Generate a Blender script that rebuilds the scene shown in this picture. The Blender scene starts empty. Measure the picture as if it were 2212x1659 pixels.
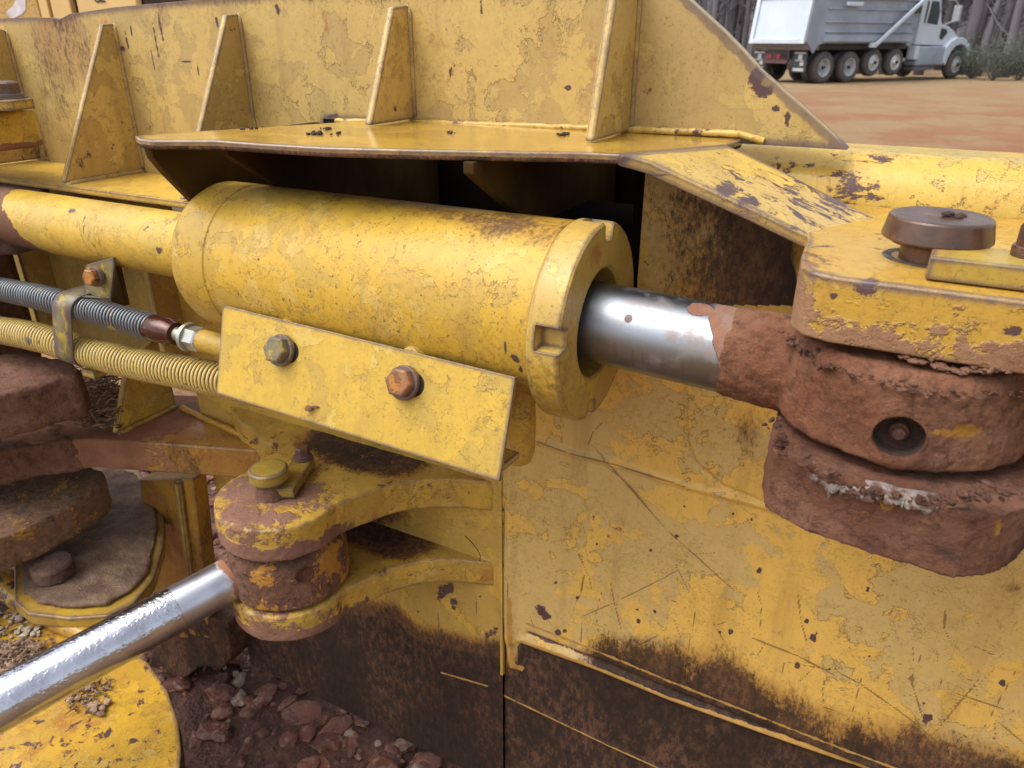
import bpy, bmesh, math, random
import numpy as np
from mathutils import Vector, Matrix, noise as mnoise
random.seed(7); np.random.seed(7)
R = math.radians
sc = bpy.context.scene
col = sc.collection

# ------------------------------------------------------------ camera
FP = 1597.0; PITCH = 25.0; YAW = 28.0
CAM = Vector((0, 0, 1.25))
cd = bpy.data.cameras.new("camera"); cam = bpy.data.objects.new("camera", cd); col.objects.link(cam)
cd.sensor_width = 36; cd.lens = FP / 2212 * 36; cd.clip_start = 0.02; cd.clip_end = 500
cam.location = CAM; cam.rotation_euler = (R(90 - PITCH), 0, R(YAW))
cd.dof.use_dof = True; cd.dof.focus_distance = 0.75; cd.dof.aperture_fstop = 13.0
sc.camera = cam

# ------------------------------------------------------------ light
w = bpy.data.worlds.new("World"); sc.world = w; w.use_nodes = True
wt = w.node_tree; bg = wt.nodes['Background']
sky = wt.nodes.new('ShaderNodeTexSky'); sky.sky_type = 'NISHITA'; sky.sun_disc = False
SUN_EL, SUN_ROT = 60.0, 226.0
sky.sun_elevation = R(SUN_EL); sky.sun_rotation = R(SUN_ROT); sky.dust_density = 4.0; sky.air_density = 1.0
hs = wt.nodes.new('ShaderNodeHueSaturation'); hs.inputs['Saturation'].default_value = 0.32
wt.links.new(sky.outputs[0], hs.inputs['Color']); wt.links.new(hs.outputs[0], bg.inputs[0])
bg.inputs[1].default_value = 0.15
sd = bpy.data.lights.new("sun", 'SUN'); sd.energy = 1.1; sd.angle = R(55); sd.color = (1, .97, .92)
so = bpy.data.objects.new("sun", sd); col.objects.link(so)
az = R(SUN_ROT)   # nishita: direction of the sun, clockwise from +Y
sdir = Vector((math.sin(az) * math.cos(R(SUN_EL)), math.cos(az) * math.cos(R(SUN_EL)), math.sin(R(SUN_EL))))
so.rotation_euler = sdir.to_track_quat('Z', 'Y').to_euler()
sc.view_settings.view_transform = 'Standard'; sc.view_settings.look = 'None'
sc.view_settings.exposure = 0.93; sc.view_settings.gamma = 1
sc.render.engine = 'CYCLES'

# ------------------------------------------------------------ survey helpers: photo sight lines meeting real planes
T = R(YAW); P = R(PITCH)
FH = Vector((-math.sin(T), math.cos(T), 0)); RT = Vector((math.cos(T), math.sin(T), 0)); UP = Vector((0, 0, 1))
FW = FH * math.cos(P) - UP * math.sin(P); CU = FH * math.sin(P) + UP * math.cos(P)
def ray(x, y): return FW * FP + RT * (x - 1106) - CU * (y - 829.5)
def on(ax, v, x, y):
    d = ray(x, y); return CAM + d * ((v - CAM[ax]) / d[ax])
def proj(p):
    q = Vector(p) - CAM; z = q.dot(FW); return 1106 + FP * q.dot(RT) / z, 829.5 - FP * q.dot(CU) / z

# ------------------------------------------------------------ materials
class NT:
    def __init__(s, name):
        s.m = bpy.data.materials.new(name); s.m.use_nodes = True; s.t = s.m.node_tree
        s.b = s.t.nodes['Principled BSDF']; s.geo = s.t.nodes.new('ShaderNodeNewGeometry'); s.pos = s.geo.outputs['Position']
    def n(s, k): return s.t.nodes.new(k)
    def put(s, sock, v):
        if isinstance(v, bpy.types.NodeSocket): s.t.links.new(v, sock)
        elif isinstance(v, (tuple, list)) and len(v) == 3 and sock.type == 'RGBA': sock.default_value = (*v, 1)
        else: sock.default_value = v
    def math(s, op, a, b=0.0, c=None, clamp=False):
        x = s.n('ShaderNodeMath'); x.operation = op; x.use_clamp = clamp
        s.put(x.inputs[0], a); s.put(x.inputs[1], b)
        if c is not None: s.put(x.inputs[2], c)
        return x.outputs[0]
    def vmul(s, v, t):
        x = s.n('ShaderNodeVectorMath'); x.operation = 'MULTIPLY'; s.put(x.inputs[0], v); x.inputs[1].default_value = t; return x.outputs[0]
    def vadd(s, v, t):
        x = s.n('ShaderNodeVectorMath'); x.operation = 'ADD'; s.put(x.inputs[0], v); s.put(x.inputs[1], t); return x.outputs[0]
    def noise(s, scale, detail=4, rough=.55, vec=None, dist=0.0, color=False):
        x = s.n('ShaderNodeTexNoise'); s.put(x.inputs['Vector'], vec or s.pos)
        x.inputs['Scale'].default_value = scale; x.inputs['Detail'].default_value = detail
        x.inputs['Roughness'].default_value = rough; x.inputs['Distortion'].default_value = dist
        return x.outputs['Color' if color else 'Fac']
    def ss(s, v, lo, hi, a=0.0, b=1.0):
        x = s.n('ShaderNodeMapRange'); x.interpolation_type = 'SMOOTHSTEP'
        s.put(x.inputs[0], v); s.put(x.inputs[1], lo); s.put(x.inputs[2], hi); s.put(x.inputs[3], a); s.put(x.inputs[4], b); return x.outputs[0]
    def mix(s, f, a, b):
        x = s.n('ShaderNodeMix'); x.data_type = 'RGBA'; s.put(x.inputs[0], f); s.put(x.inputs[6], a); s.put(x.inputs[7], b); return x.outputs[2]
    def attr(s, name):
        x = s.n('ShaderNodeAttribute'); x.attribute_name = name; return x.outputs['Fac']
    def dist(s, p, scale=(1, 1, 1)):
        v = s.vadd(s.pos, tuple(-c for c in p))
        if scale != (1, 1, 1): v = s.vmul(v, scale)
        x = s.n('ShaderNodeVectorMath'); x.operation = 'LENGTH'; s.put(x.inputs[0], v); return x.outputs['Value']
    def plane(s, p, nn):
        v = s.vadd(s.pos, tuple(-c for c in p)); x = s.n('ShaderNodeVectorMath'); x.operation = 'DOT_PRODUCT'
        s.put(x.inputs[0], v); x.inputs[1].default_value = nn; return x.outputs['Value']
    def mask(s, spec):
        out = None
        for k in spec:
            if k[0] == 's': _, p, r, soft = k[:4]; v = s.ss(s.dist(p, k[4] if len(k) > 4 else (1, 1, 1)), r - soft, r + soft, 1.0, 0.0)
            elif k[0] == 'p': _, p, nn, soft = k; v = s.ss(s.plane(p, nn), -soft, soft)
            elif k[0] == 'c': v = k[1]
            elif k[0] == 'up': x = s.n('ShaderNodeSeparateXYZ'); s.put(x.inputs[0], s.geo.outputs['Normal']); v = s.ss(x.outputs[2], k[1], k[2], 0.0, k[3])
            elif k[0] == 'and': v = s.math('MULTIPLY', s.mask(k[1]), s.mask(k[2]))
            out = v if out is None else s.math('MAXIMUM', out, v)
        return out
    def edge(s, r=.003, samples=4):
        x = s.n('ShaderNodeBevel'); x.samples = samples; x.inputs[0].default_value = r
        d = s.n('ShaderNodeVectorMath'); d.operation = 'DOT_PRODUCT'; s.put(d.inputs[0], x.outputs[0]); s.put(d.inputs[1], s.geo.outputs['Normal'])
        return s.math('SUBTRACT', 1.0, d.outputs['Value'])
    def bump(s, h, strength=.5, dist=.002):
        x = s.n('ShaderNodeBump'); x.inputs['Strength'].default_value = strength; x.inputs['Distance'].default_value = dist
        s.put(x.inputs['Height'], h); s.t.links.new(x.outputs[0], s.b.inputs['Normal'])
    def out(s, colr, rough=.5, metal=0.0, coat=None, spec=None):
        s.put(s.b.inputs['Base Color'], colr); s.put(s.b.inputs['Roughness'], rough); s.put(s.b.inputs['Metallic'], metal)
        if spec is not None: s.put(s.b.inputs['Specular IOR Level'], spec)
        if coat is not None: s.put(s.b.inputs['Coat Weight'], coat); s.b.inputs['Coat Roughness'].default_value = .12
        return s.m

YEL = (.58, .355, .075); YEL2 = (.46, .285, .075); PALE = (.55, .40, .13)
def MK(px, py, Y, rx, rz, ax=1):
    p = on(ax, Y, px, py); return (tuple(p), rx, (1, .6, rx / rz)) if rx > rz else (tuple(p), rz, (rz / rx, .6, 1))
MUD = (.205, .086, .046); MUD2 = (.29, .135, .078); RUST = (.10, .036, .018); IRON = (.045, .032, .038)
def paint(name, c1=YEL, c2=YEL2, chips=.30, rust=.25, mud=None, mudw=.55, mudcol=(MUD, MUD2), grime_shade=None, rough=.42, edge=.5, er=.0035,
          chipscale=38, psc=1.0, olive=.35, streak=None, bumpd=.0012, patch=.5, grime_shade_col=(.016, .010, .009), coat=.15, seed=0.0, speck=.5, marks=(), crk=.7):
    s = NT(name); c1 = (c1[0] * .93, c1[1] * .91, c1[2] * .62); c2 = (c2[0] * .90, c2[1] * .89, c2[2] * .72)
    pos = s.vadd(s.pos, (seed * 1.7, seed * .9, seed * 2.3))
    if streak: pos_s = s.vmul(pos, streak)
    else: pos_s = pos
    wob = s.noise(9, 3, .5, pos)
    # two coats of paint, the upper one flaking off in ragged sheets
    pn = s.math('ADD', s.noise(17 * psc, 7, .62, pos, .25), s.math('MULTIPLY', s.math('SUBTRACT', s.noise(3.3, 2, .5, s.vadd(pos, (6, 2, 5))), .5), .55))
    pm = s.ss(pn, .5 + (.5 - patch) * .3 - .006, .5 + (.5 - patch) * .3 + .006)
    rim = s.math('MULTIPLY', s.ss(s.math('ABSOLUTE', s.math('SUBTRACT', pn, .5 + (.5 - patch) * .3)), .0, .009, 1.0, 0.0), s.ss(s.noise(6, 3, .6, pos), .42, .58))
    ring2 = s.noise(33, 5, .58, s.vadd(pos, (7, 7, 2)), .5)
    rim3 = s.math('MULTIPLY', s.ss(s.math('ABSOLUTE', s.math('SUBTRACT', ring2, .56)), .0, .006, 1.0, 0.0), s.ss(s.noise(8, 3, .6, s.vadd(pos, (1, 9, 4))), .44, .60))
    c = s.mix(pm, c2, c1)
    big = s.noise(3.1, 3, .5, pos)
    c = s.mix(s.ss(big, .35, .7, 0.0, .45), c, tuple(a * .82 for a in c1))
    pale = s.noise(29, 6, .6, s.vadd(pos, (5, 2, 9)), .3)
    palem = s.ss(pale, .585, .592)
    c = s.mix(s.math('MULTIPLY', s.math('MULTIPLY', palem, s.ss(s.noise(5, 3, .5, s.vadd(pos, (1, 1, 8))), .42, .6)), .4), c, PALE)
    rim2 = s.ss(s.math('ABSOLUTE', s.math('SUBTRACT', pale, .588)), 0.0, .008, .5, 0.0)
    # fine olive algae and dirt specks
    ol = s.math('MULTIPLY', s.ss(s.noise(7, 5, .65, s.vadd(pos, (3, 8, 1))), .5, .7), s.ss(s.noise(160, 5, .7, pos), .42, .62))
    c = s.mix(s.math('MULTIPLY', ol, olive), c, (.11, .085, .025))
    sp = s.math('MULTIPLY', s.ss(s.noise(300, 3, .6, pos), .61, .66), s.ss(s.noise(13, 3, .5, pos), .4, .65))
    c = s.mix(s.math('MULTIPLY', sp, speck), c, (.07, .045, .02))
    fd_ = s.math('MULTIPLY', s.ss(s.noise(190, 6, .8, s.vadd(pos, (6, 6, 1))), .50, .66), s.ss(s.noise(11, 4, .6, s.vadd(pos, (9, 1, 8))), .40, .66))
    c = s.mix(s.math('MULTIPLY', fd_, .62), c, (.17, .105, .03))
    c = s.mix(s.math('MULTIPLY', s.math('MAXIMUM', s.math('MAXIMUM', rim, rim3), rim2), .82), c, (.11, .062, .018))
    c = s.mix(s.ss(s.noise(75, 6, .75, s.vmul(pos, (1, 1, .55))), .35, .75, 0.0, .30), c, tuple(a * .55 for a in c1))
    ck = s.noise(58, 5, .62, s.vadd(pos, (4, 1, 3)), .8)
    ckm = s.math('MULTIPLY', s.ss(s.math('ABSOLUTE', s.math('SUBTRACT', ck, .52)), .0, .011, 1.0, 0.0), s.ss(s.noise(10, 4, .65, s.vadd(pos, (2, 7, 7))), .46, .58))
    c = s.mix(s.math('MULTIPLY', ckm, crk), c, (.10, .055, .018))
    c = s.mix(s.math('MULTIPLY', s.ss(s.noise(420, 3, .7, pos), .60, .70), s.ss(s.noise(18, 4, .6, s.vadd(pos, (8, 8, 8))), .40, .62, 0.0, .6)), c, (.09, .055, .02))
    st_ = s.ss(s.noise(34, 4, .6, s.vmul(pos, (1, 1, .10))), .52, .72, 0.0, .30)
    c = s.mix(st_, c, (.27, .15, .045))
    # rust bleeding
    rn = s.noise(22, 6, .65, s.vadd(pos_s, (1, 4, 7)), .3)
    c = s.mix(s.ss(rn, .68 - rust * .25, .80 - rust * .2, 0.0, .75), c, (.30, .115, .032))
    # chips down to dark metal
    cn = s.noise(chipscale, 8, .72, s.vadd(pos_s, (11, 3, 2)), .35)
    gate = s.noise(5.5, 2, .5, s.vadd(pos, (2, 2, 6)))
    cv = s.math('ADD', cn, s.math('MULTIPLY', s.math('SUBTRACT', gate, .5), .35))
    chn = s.attr('chip'); cv = s.math('ADD', cv, s.math('MULTIPLY', chn, s.math('ADD', .36, s.math('MULTIPLY', s.math('SUBTRACT', s.noise(95, 5, .75, pos), .5), 1.3))))
    e = None
    if edge > 0:
        e = s.edge(er * 1.9, 6)
        en = s.ss(s.math('ADD', s.math('MULTIPLY', e, 16.0), s.math('MULTIPLY', s.math('SUBTRACT', s.noise(48, 5, .7, pos), .5), 2.6)), .75 - edge * .5, .85 - edge * .5)
        en = s.math('MULTIPLY', en, s.ss(e, .003, .012))
    thr = .80 - chips * .25
    chipm = s.ss(cv, thr, thr + .012)
    if e is not None: chipm = s.math('MAXIMUM', chipm, en)
    if marks:
        wn = s.math('ADD', .25, s.math('MULTIPLY', s.math('SUBTRACT', s.noise(95, 7, .8, pos), .5), 3.4))
        for p_, r_, sc_ in marks:
            q_ = s.math('ADD', s.math('DIVIDE', s.dist(p_, sc_), r_), wn); chipm = s.math('MAXIMUM', chipm, s.ss(q_, .85, 1.0, 1.0, 0.0))
    ring = s.math('SUBTRACT', s.ss(cv, thr - .03, thr), s.ss(cv, thr, thr + .01))
    c = s.mix(s.math('MULTIPLY', ring, .6), c, (.26, .10, .03))
    ccol = s.mix(s.noise(60, 4, .6, pos), IRON, (.13, .062, .05))
    if e is not None: ccol = s.mix(s.math('MULTIPLY', en, .8), ccol, s.mix(s.noise(80, 4, .7, pos), (.13, .115, .13), (.10, .055, .045)))
    c = s.mix(chipm, c, ccol)
    ln = s.attr('line')
    c = s.mix(s.ss(s.math('ADD', ln, s.math('MULTIPLY', s.math('SUBTRACT', s.noise(90, 3, .6, pos), .5), .9)), .38, .60, 0.0, .68), c, (.13, .055, .022))
    # dirt and painted shade, each in a shape of its own
    g = s.attr('grime_shade')
    if grime_shade: g = s.math('MAXIMUM', g, s.mask(grime_shade))
    gp = s.vmul(pos, (1, 1, .45))
    gn = s.math('ADD', s.math('MULTIPLY', s.noise(21, 5, .6, gp), .5), s.math('MULTIPLY', s.noise(230, 5, .78, gp), .5))
    gv = s.math('ADD', s.math('MULTIPLY', g, 1.25), s.math('MULTIPLY', s.math('SUBTRACT', gn, .5), 3.0))
    gm = s.math('MULTIPLY', s.ss(gv, .42, .85), s.ss(g, .0, .12))
    gm = s.math('MULTIPLY', gm, s.ss(g, 0.0, .8, .75, .97))
    halo = s.math('MULTIPLY', s.ss(gv, .0, .42), s.ss(g, .25, .6))
    c = s.mix(s.math('MULTIPLY', halo, .62), c, (.25, .095, .025))
    gc = s.mix(s.ss(s.noise(110, 7, .82, gp), .44, .62), grime_shade_col, (.105, .048, .028))
    gc = s.mix(s.ss(g, .91, .985, .8, 0.0), gc, s.mix(s.ss(s.noise(150, 7, .8, gp), .42, .6), (.045, .022, .013), (.17, .078, .034)))
    gc = s.mix(s.ss(s.noise(8, 4, .6, gp), .4, .6, 0.0, .75), gc, tuple(a * .6 for a in grime_shade_col))
    gc = s.mix(s.ss(s.noise(340, 3, .6, gp), .66, .72, 0.0, .5), gc, (.30, .16, .10))
    c = s.mix(gm, c, gc)
    cl = s.attr('clean')
    c = s.mix(s.ss(s.math('ADD', cl, s.math('MULTIPLY', s.math('SUBTRACT', s.noise(60, 5, .7, pos), .5), .8)), .42, .55), c, s.mix(s.noise(110, 6, .7, pos), (.56, .33, .08), (.24, .11, .035)))
    h = s.math('ADD', s.math('MULTIPLY', pm, .30), s.math('MULTIPLY', chipm, -.5))
    h = s.math('ADD', h, s.math('MULTIPLY', palem, .25))
    h = s.math('ADD', h, s.math('MULTIPLY', s.noise(200, 4, .6, pos), .22))
    h = s.math('ADD', h, s.math('MULTIPLY', s.noise(22, 4, .6, pos), .6))
    rg = s.math('ADD', rough, s.math('MULTIPLY', s.math('SUBTRACT', wob, .5), .25))
    rg = s.math('MAXIMUM', rg, s.math('MULTIPLY', gm, .75))
    ct = coat
    if mud:
        mv = s.mask(mud)
        mn = s.math('ADD', s.math('MULTIPLY', s.noise(26, 6, .62, pos_s, .3), .7), s.math('MULTIPLY', s.noise(120, 4, .6, pos_s), .3))
        mm = s.math('MULTIPLY', s.ss(s.math('ADD', mv, s.math('MULTIPLY', s.math('SUBTRACT', mn, .5), mudw * 3.2)), .44, .56), s.ss(mv, 0.0, .06))
        mc = s.mix(s.ss(s.noise(14, 5, .6, pos), .35, .65), mudcol[0], mudcol[1])
        mc = s.mix(s.ss(s.noise(90, 5, .7, pos), .58, .75, 0.0, .5), mc, tuple(a * .4 for a in mudcol[0]))
        c = s.mix(mm, c, mc)
        h = s.math('ADD', h, s.math('MULTIPLY', mm, s.math('ADD', .6, s.math('MULTIPLY', s.noise(150, 6, .7, pos), 1.6))))
        rg = s.math('MAXIMUM', rg, s.math('MULTIPLY', mm, .85))
    s.bump(h, .55, bumpd)
    return s.out(c, rg, 0.0, None if coat == 0 else s.math('MULTIPLY', s.ss(rg, .5, .65, 1.0, 0.0), coat), .32)

def mudmat(name, a=MUD, b=MUD2, yel=.0, iron=.15, rough=.88, bd=.004, yelmask=None, scale=1.0):
    s = NT(name)
    c = s.mix(s.ss(s.noise(11 * scale, 5, .6), .35, .65), a, b)
    c = s.mix(s.ss(s.noise(85 * scale, 7, .80), .45, .66, 0.0, .75), c, tuple(x * .35 for x in a))
    c = s.mix(s.ss(s.noise(310, 3, .6), .6, .72, 0.0, .35), c, (.40, .22, .15))
    c = s.mix(s.ss(s.noise(9, 4, .6, s.vadd(s.pos, (4, 4, 4))), .55, .66, 0.0, iron * 3), c, (.065, .045, .042))
    if yel > 0:
        yn = s.math('ADD', s.math('MULTIPLY', s.noise(24, 6, .65, s.vadd(s.pos, (7, 1, 3)), .4), .75), s.math('MULTIPLY', s.noise(110, 4, .6), .25))
        if yelmask: yn = s.math('ADD', yn, s.math('MULTIPLY', s.math('SUBTRACT', s.mask(yelmask), 1.0), .6))
        ym = s.ss(yn, .66 - yel * .25, .68 - yel * .25)
        c = s.mix(ym, c, s.mix(s.noise(90, 4, .6), (.52, .26, .035), (.42, .19, .04)))
        rg = s.mix(ym, (rough,) * 3, (.5,) * 3)
    else: rg = rough
    h = s.math('ADD', s.noise(45 * scale, 8, .74), s.math('MULTIPLY', s.noise(230, 6, .8), .6))
    s.bump(h, 1.0, bd * 1.5)
    return s.out(c, rg, 0.0, None, .3)

def metal(name, a, rough=.3, m=1.0, b=None, bd=.0005, sc_=200, streak=(1, 1, 1)):
    s = NT(name); pv = s.vmul(s.pos, streak)
    c = s.mix(s.ss(s.noise(40, 5, .6, pv), .35, .7), a, b or tuple(x * .7 for x in a))
    s.bump(s.noise(sc_, 4, .6, pv), .3, bd)
    return s.out(c, s.math('ADD', rough, s.math('MULTIPLY', s.math('SUBTRACT', s.noise(30, 4, .6, pv), .5), .2)), m)

def plain(name, c, rough=.6, m=0.0, b=None, sc_=8, bd=.002, bs=.3):
    s = NT(name)
    s.bump(s.noise(sc_ * 6, 5, .6), bs, bd)
    return s.out(s.mix(s.ss(s.noise(sc_, 5, .6), .3, .7), c, b or tuple(x * .75 for x in c)), rough, m)

# ------------------------------------------------------------ mesh helpers
def root_loc(o):
    while o.parent: o = o.parent
    return Vector(o.location)
def obj(name, verts, faces, mat=None, parent=None, smooth=False, sharp=35):
    me = bpy.data.meshes.new(name)
    off = root_loc(parent) if parent else Vector((0, 0, 0))
    me.from_pydata([tuple(Vector(v) - off) for v in verts], [], faces)
    if smooth:
        me.polygons.foreach_set('use_smooth', [True] * len(me.polygons))
        if sharp: me.set_sharp_from_angle(angle=R(sharp))
    if mat: me.materials.append(mat)
    o = bpy.data.objects.new(name, me); col.objects.link(o)
    if parent: o.parent = parent
    return o
def thing(name, label, cat, loc=(0, 0, 0), group=None):
    o = bpy.data.objects.new(name, None); col.objects.link(o); o.location = loc; o.empty_display_size = .05
    return tag(o, label, cat, group)
def tag(o, label, cat, group=None):
    o['label'] = label; o['category'] = cat
    if group: o['group'] = group
    return o
def kind(o, k): o['kind'] = k; return o
class MB:
    def __init__(s): s.v = []; s.f = []
    def add(s, v, f):
        b = len(s.v); s.v += [Vector(x) for x in v]; s.f += [tuple(i + b for i in q) for q in f]; return s
    def box(s, c, d, rot=None):
        c = Vector(c); v = []
        for x in (-1, 1):
            for y in (-1, 1):
                for z in (-1, 1):
                    p = Vector((x * d[0] / 2, y * d[1] / 2, z * d[2] / 2))
                    if rot is not None: p = rot @ p
                    v.append(c + p)
        return s.add(v, [(0, 1, 3, 2), (4, 6, 7, 5), (0, 4, 5, 1), (2, 3, 7, 6), (0, 2, 6, 4), (1, 5, 7, 3)])
    def prism(s, poly, ext):
        """closed 3-D outline extruded by the vector ext"""
        n = len(poly); e = Vector(ext); poly = [Vector(p) for p in poly]
        nn = Vector((0, 0, 0))
        for i in range(n): nn += poly[i].cross(poly[(i + 1) % n])
        if nn.dot(e) > 0: poly = poly[::-1]
        v = poly + [p + e for p in poly]
        f = [tuple(range(n)), tuple(range(2 * n - 1, n - 1, -1))]
        for i in range(n): j = (i + 1) % n; f.append((i, i + n, j + n, j)[::1])
        return s.add(v, f)
    def lathe(s, o, ax, prof, n=48, cap=True, a0=0, a1=360):
        """prof: (distance along the axis, radius)"""
        o = Vector(o); ax = Vector(ax).normalized(); u = ax.orthogonal().normalized(); w_ = ax.cross(u)
        v = []; f = []
        for h, r in prof:
            for k in range(n):
                a = 2 * math.pi * k / n; v.append(o + ax * h + (u * math.cos(a) + w_ * math.sin(a)) * r)
        m = len(prof)
        for i in range(m - 1):
            for k in range(n): k2 = (k + 1) % n; f.append((i * n + k, i * n + k2, (i + 1) * n + k2, (i + 1) * n + k))
        if cap: f.append(tuple(reversed(range(n)))); f.append(tuple(range((m - 1) * n, m * n)))
        return s.add(v, f)
    def tube(s, pts, rad, n=8, cap=True):
        pts = [Vector(p) for p in pts]; v = []; f = []; pr = None
        for i, p in enumerate(pts):
            t = (pts[min(i + 1, len(pts) - 1)] - pts[max(i - 1, 0)]).normalized()
            u = t.orthogonal().normalized() if pr is None else (pr - t * pr.dot(t)).normalized()
            pr = u; w_ = t.cross(u); r = rad[i] if isinstance(rad, (list, tuple)) else rad
            for k in range(n): a = 2 * math.pi * k / n; v.append(p + (u * math.cos(a) + w_ * math.sin(a)) * r)
        for i in range(len(pts) - 1):
            for k in range(n): k2 = (k + 1) % n; f.append((i * n + k, i * n + k2, (i + 1) * n + k2, (i + 1) * n + k))
        if cap: f.append(tuple(reversed(range(n)))); f.append(tuple(range((len(pts) - 1) * n, len(pts) * n)))
        return s.add(v, f)
    def build(s, name, mat, parent=None, smooth=False, bevel=0, seg=2, sharp=35, sub=0):
        o = obj(name, s.v, s.f, mat, parent, smooth, sharp)
        me = o.data; bm = bmesh.new(); bm.from_mesh(me); bmesh.ops.recalc_face_normals(bm, faces=bm.faces); bm.to_mesh(me); bm.free()
        if bevel:
            m = o.modifiers.new('bevel', 'BEVEL'); m.width = bevel; m.segments = seg; m.limit_method = 'ANGLE'; m.angle_limit = R(30)
            if not smooth: me.polygons.foreach_set('use_smooth', [True] * len(me.polygons)); m.harden_normals = True
        return o
_tx = {}
def clouds(size, depth=4):
    k = (size, depth)
    if k not in _tx:
        t = bpy.data.textures.new('lump', 'CLOUDS'); t.noise_scale = size; t.noise_depth = depth; _tx[k] = t
    return _tx[k]
def lumpy(o, voxel=.003, disp=((.03, .004),), smooth=2):
    m = o.modifiers.new('remesh', 'REMESH'); m.mode = 'VOXEL'; m.voxel_size = voxel; m.use_smooth_shade = True
    if smooth: k = o.modifiers.new('smooth', 'SMOOTH'); k.iterations = smooth; k.factor = .5
    for sz, st in disp:
        d = o.modifiers.new('lumps', 'DISPLACE'); d.texture = clouds(sz, 5); d.strength = st; d.mid_level = .5; d.texture_coords = 'LOCAL'
    return o
def arc(cx, cy, r, a0, a1, n=16):
    return [(cx + r * math.cos(R(a0 + (a1 - a0) * i / n)), cy + r * math.sin(R(a0 + (a1 - a0) * i / n))) for i in range(n + 1)]
def hexbolt(parent, c, ax, af, h, mat, wr=None, wh=.002, wmat=None, name='bolt'):
    """hex head with washer face, af = across flats"""
    c = Vector(c); ax = Vector(ax).normalized(); mb = MB()
    r = af / math.sqrt(3)
    u = ax.orthogonal().normalized(); w_ = ax.cross(u)
    ring = lambda rr, hh, tw=0: [c + ax * hh + (u * math.cos(R(60 * k + 12)) + w_ * math.sin(R(60 * k + 12))) * rr for k in range(6)]
    mb.add(ring(r, 0) + ring(r, h * .86) + ring(r * .86, h), [tuple(range(6))[::-1], tuple(range(12, 18))] + [(i + 6 * j, (i + 1) % 6 + 6 * j, (i + 1) % 6 + 6 * (j + 1), i + 6 * (j + 1)) for j in (0, 1) for i in range(6)])
    mb.lathe(c - ax * .0005, ax, [(0, r * 1.16), (h * .22, r * 1.12)], 28)
    b = mb.build(name, mat, parent, bevel=.0006)
    if wr: MB().lathe(c - ax * (wh + .0005), ax, [(0, wr), (wh, wr)], 32).build('washer', wmat or mat, b, True, .0004)
    return b

# ================================================================ GROUND
mg = NT('red_clay_ground')
cg = mg.mix(mg.ss(mg.noise(.8, 6, .7, mg.vadd(mg.vmul(mg.pos, (.55, .55, 1)), (1, 1, 0))), .40, .58), (.245, .105, .040), (.27, .170, .078))
xs = mg.n('ShaderNodeSeparateXYZ'); mg.put(xs.inputs[0], mg.pos)
far = mg.ss(mg.plane((-5, 26, 0), (-.35, .94, 0)), -9, 9)
cg = mg.mix(mg.math('MULTIPLY', far, mg.ss(mg.noise(.8, 6, .7), .3, .6, .35, 1.0)), cg, (.27, .195, .10))
cg = mg.mix(mg.ss(mg.noise(3, 6, .7), .5, .72, 0.0, .5), cg, (.22, .11, .06))
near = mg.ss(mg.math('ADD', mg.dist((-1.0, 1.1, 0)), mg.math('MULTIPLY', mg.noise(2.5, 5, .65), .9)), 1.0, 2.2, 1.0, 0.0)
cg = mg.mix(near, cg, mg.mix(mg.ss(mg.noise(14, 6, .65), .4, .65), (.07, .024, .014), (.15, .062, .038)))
cg = mg.mix(mg.ss(mg.noise(60, 5, .7), .6, .75, 0.0, .4), cg, (.5, .36, .25))
mg.bump(mg.math('ADD', mg.noise(2.2, 6, .65), mg.math('MULTIPLY', mg.noise(25, 6, .7), .25)), 1.0, .12)
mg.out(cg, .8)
def gz(x, y):
    d = math.hypot(x + .6, y - .6); t = min(1, max(0, (d - 2.2) / 8)); return .07 * (1 - t) - .2 * t
gv = []; gf = []
rr = [0, .15, .3, .45, .6, .8, 1, 1.3, 1.6, 2, 2.5, 3, 4, 5, 6.5, 8, 10, 13, 17, 22, 28, 36, 45, 60, 80, 120, 180, 260]
na = 96
for i, r_ in enumerate(rr):
    for k in range(na):
        a = 2 * math.pi * k / na; x = -.6 + r_ * math.cos(a); y = .6 + r_ * math.sin(a)
        z = gz(x, y) + (mnoise.noise((x * .5, y * .5, 0)) * .05 if r_ > 3 else 0)
        gv.append((x, y, z))
for i in range(len(rr) - 1):
    for k in range(na): k2 = (k + 1) % na; gf.append((i * na + k, (i + 1) * na + k, (i + 1) * na + k2, i * na + k2))
kind(obj('ground', gv, gf, mg.m, None, True, None), 'structure')

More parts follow.
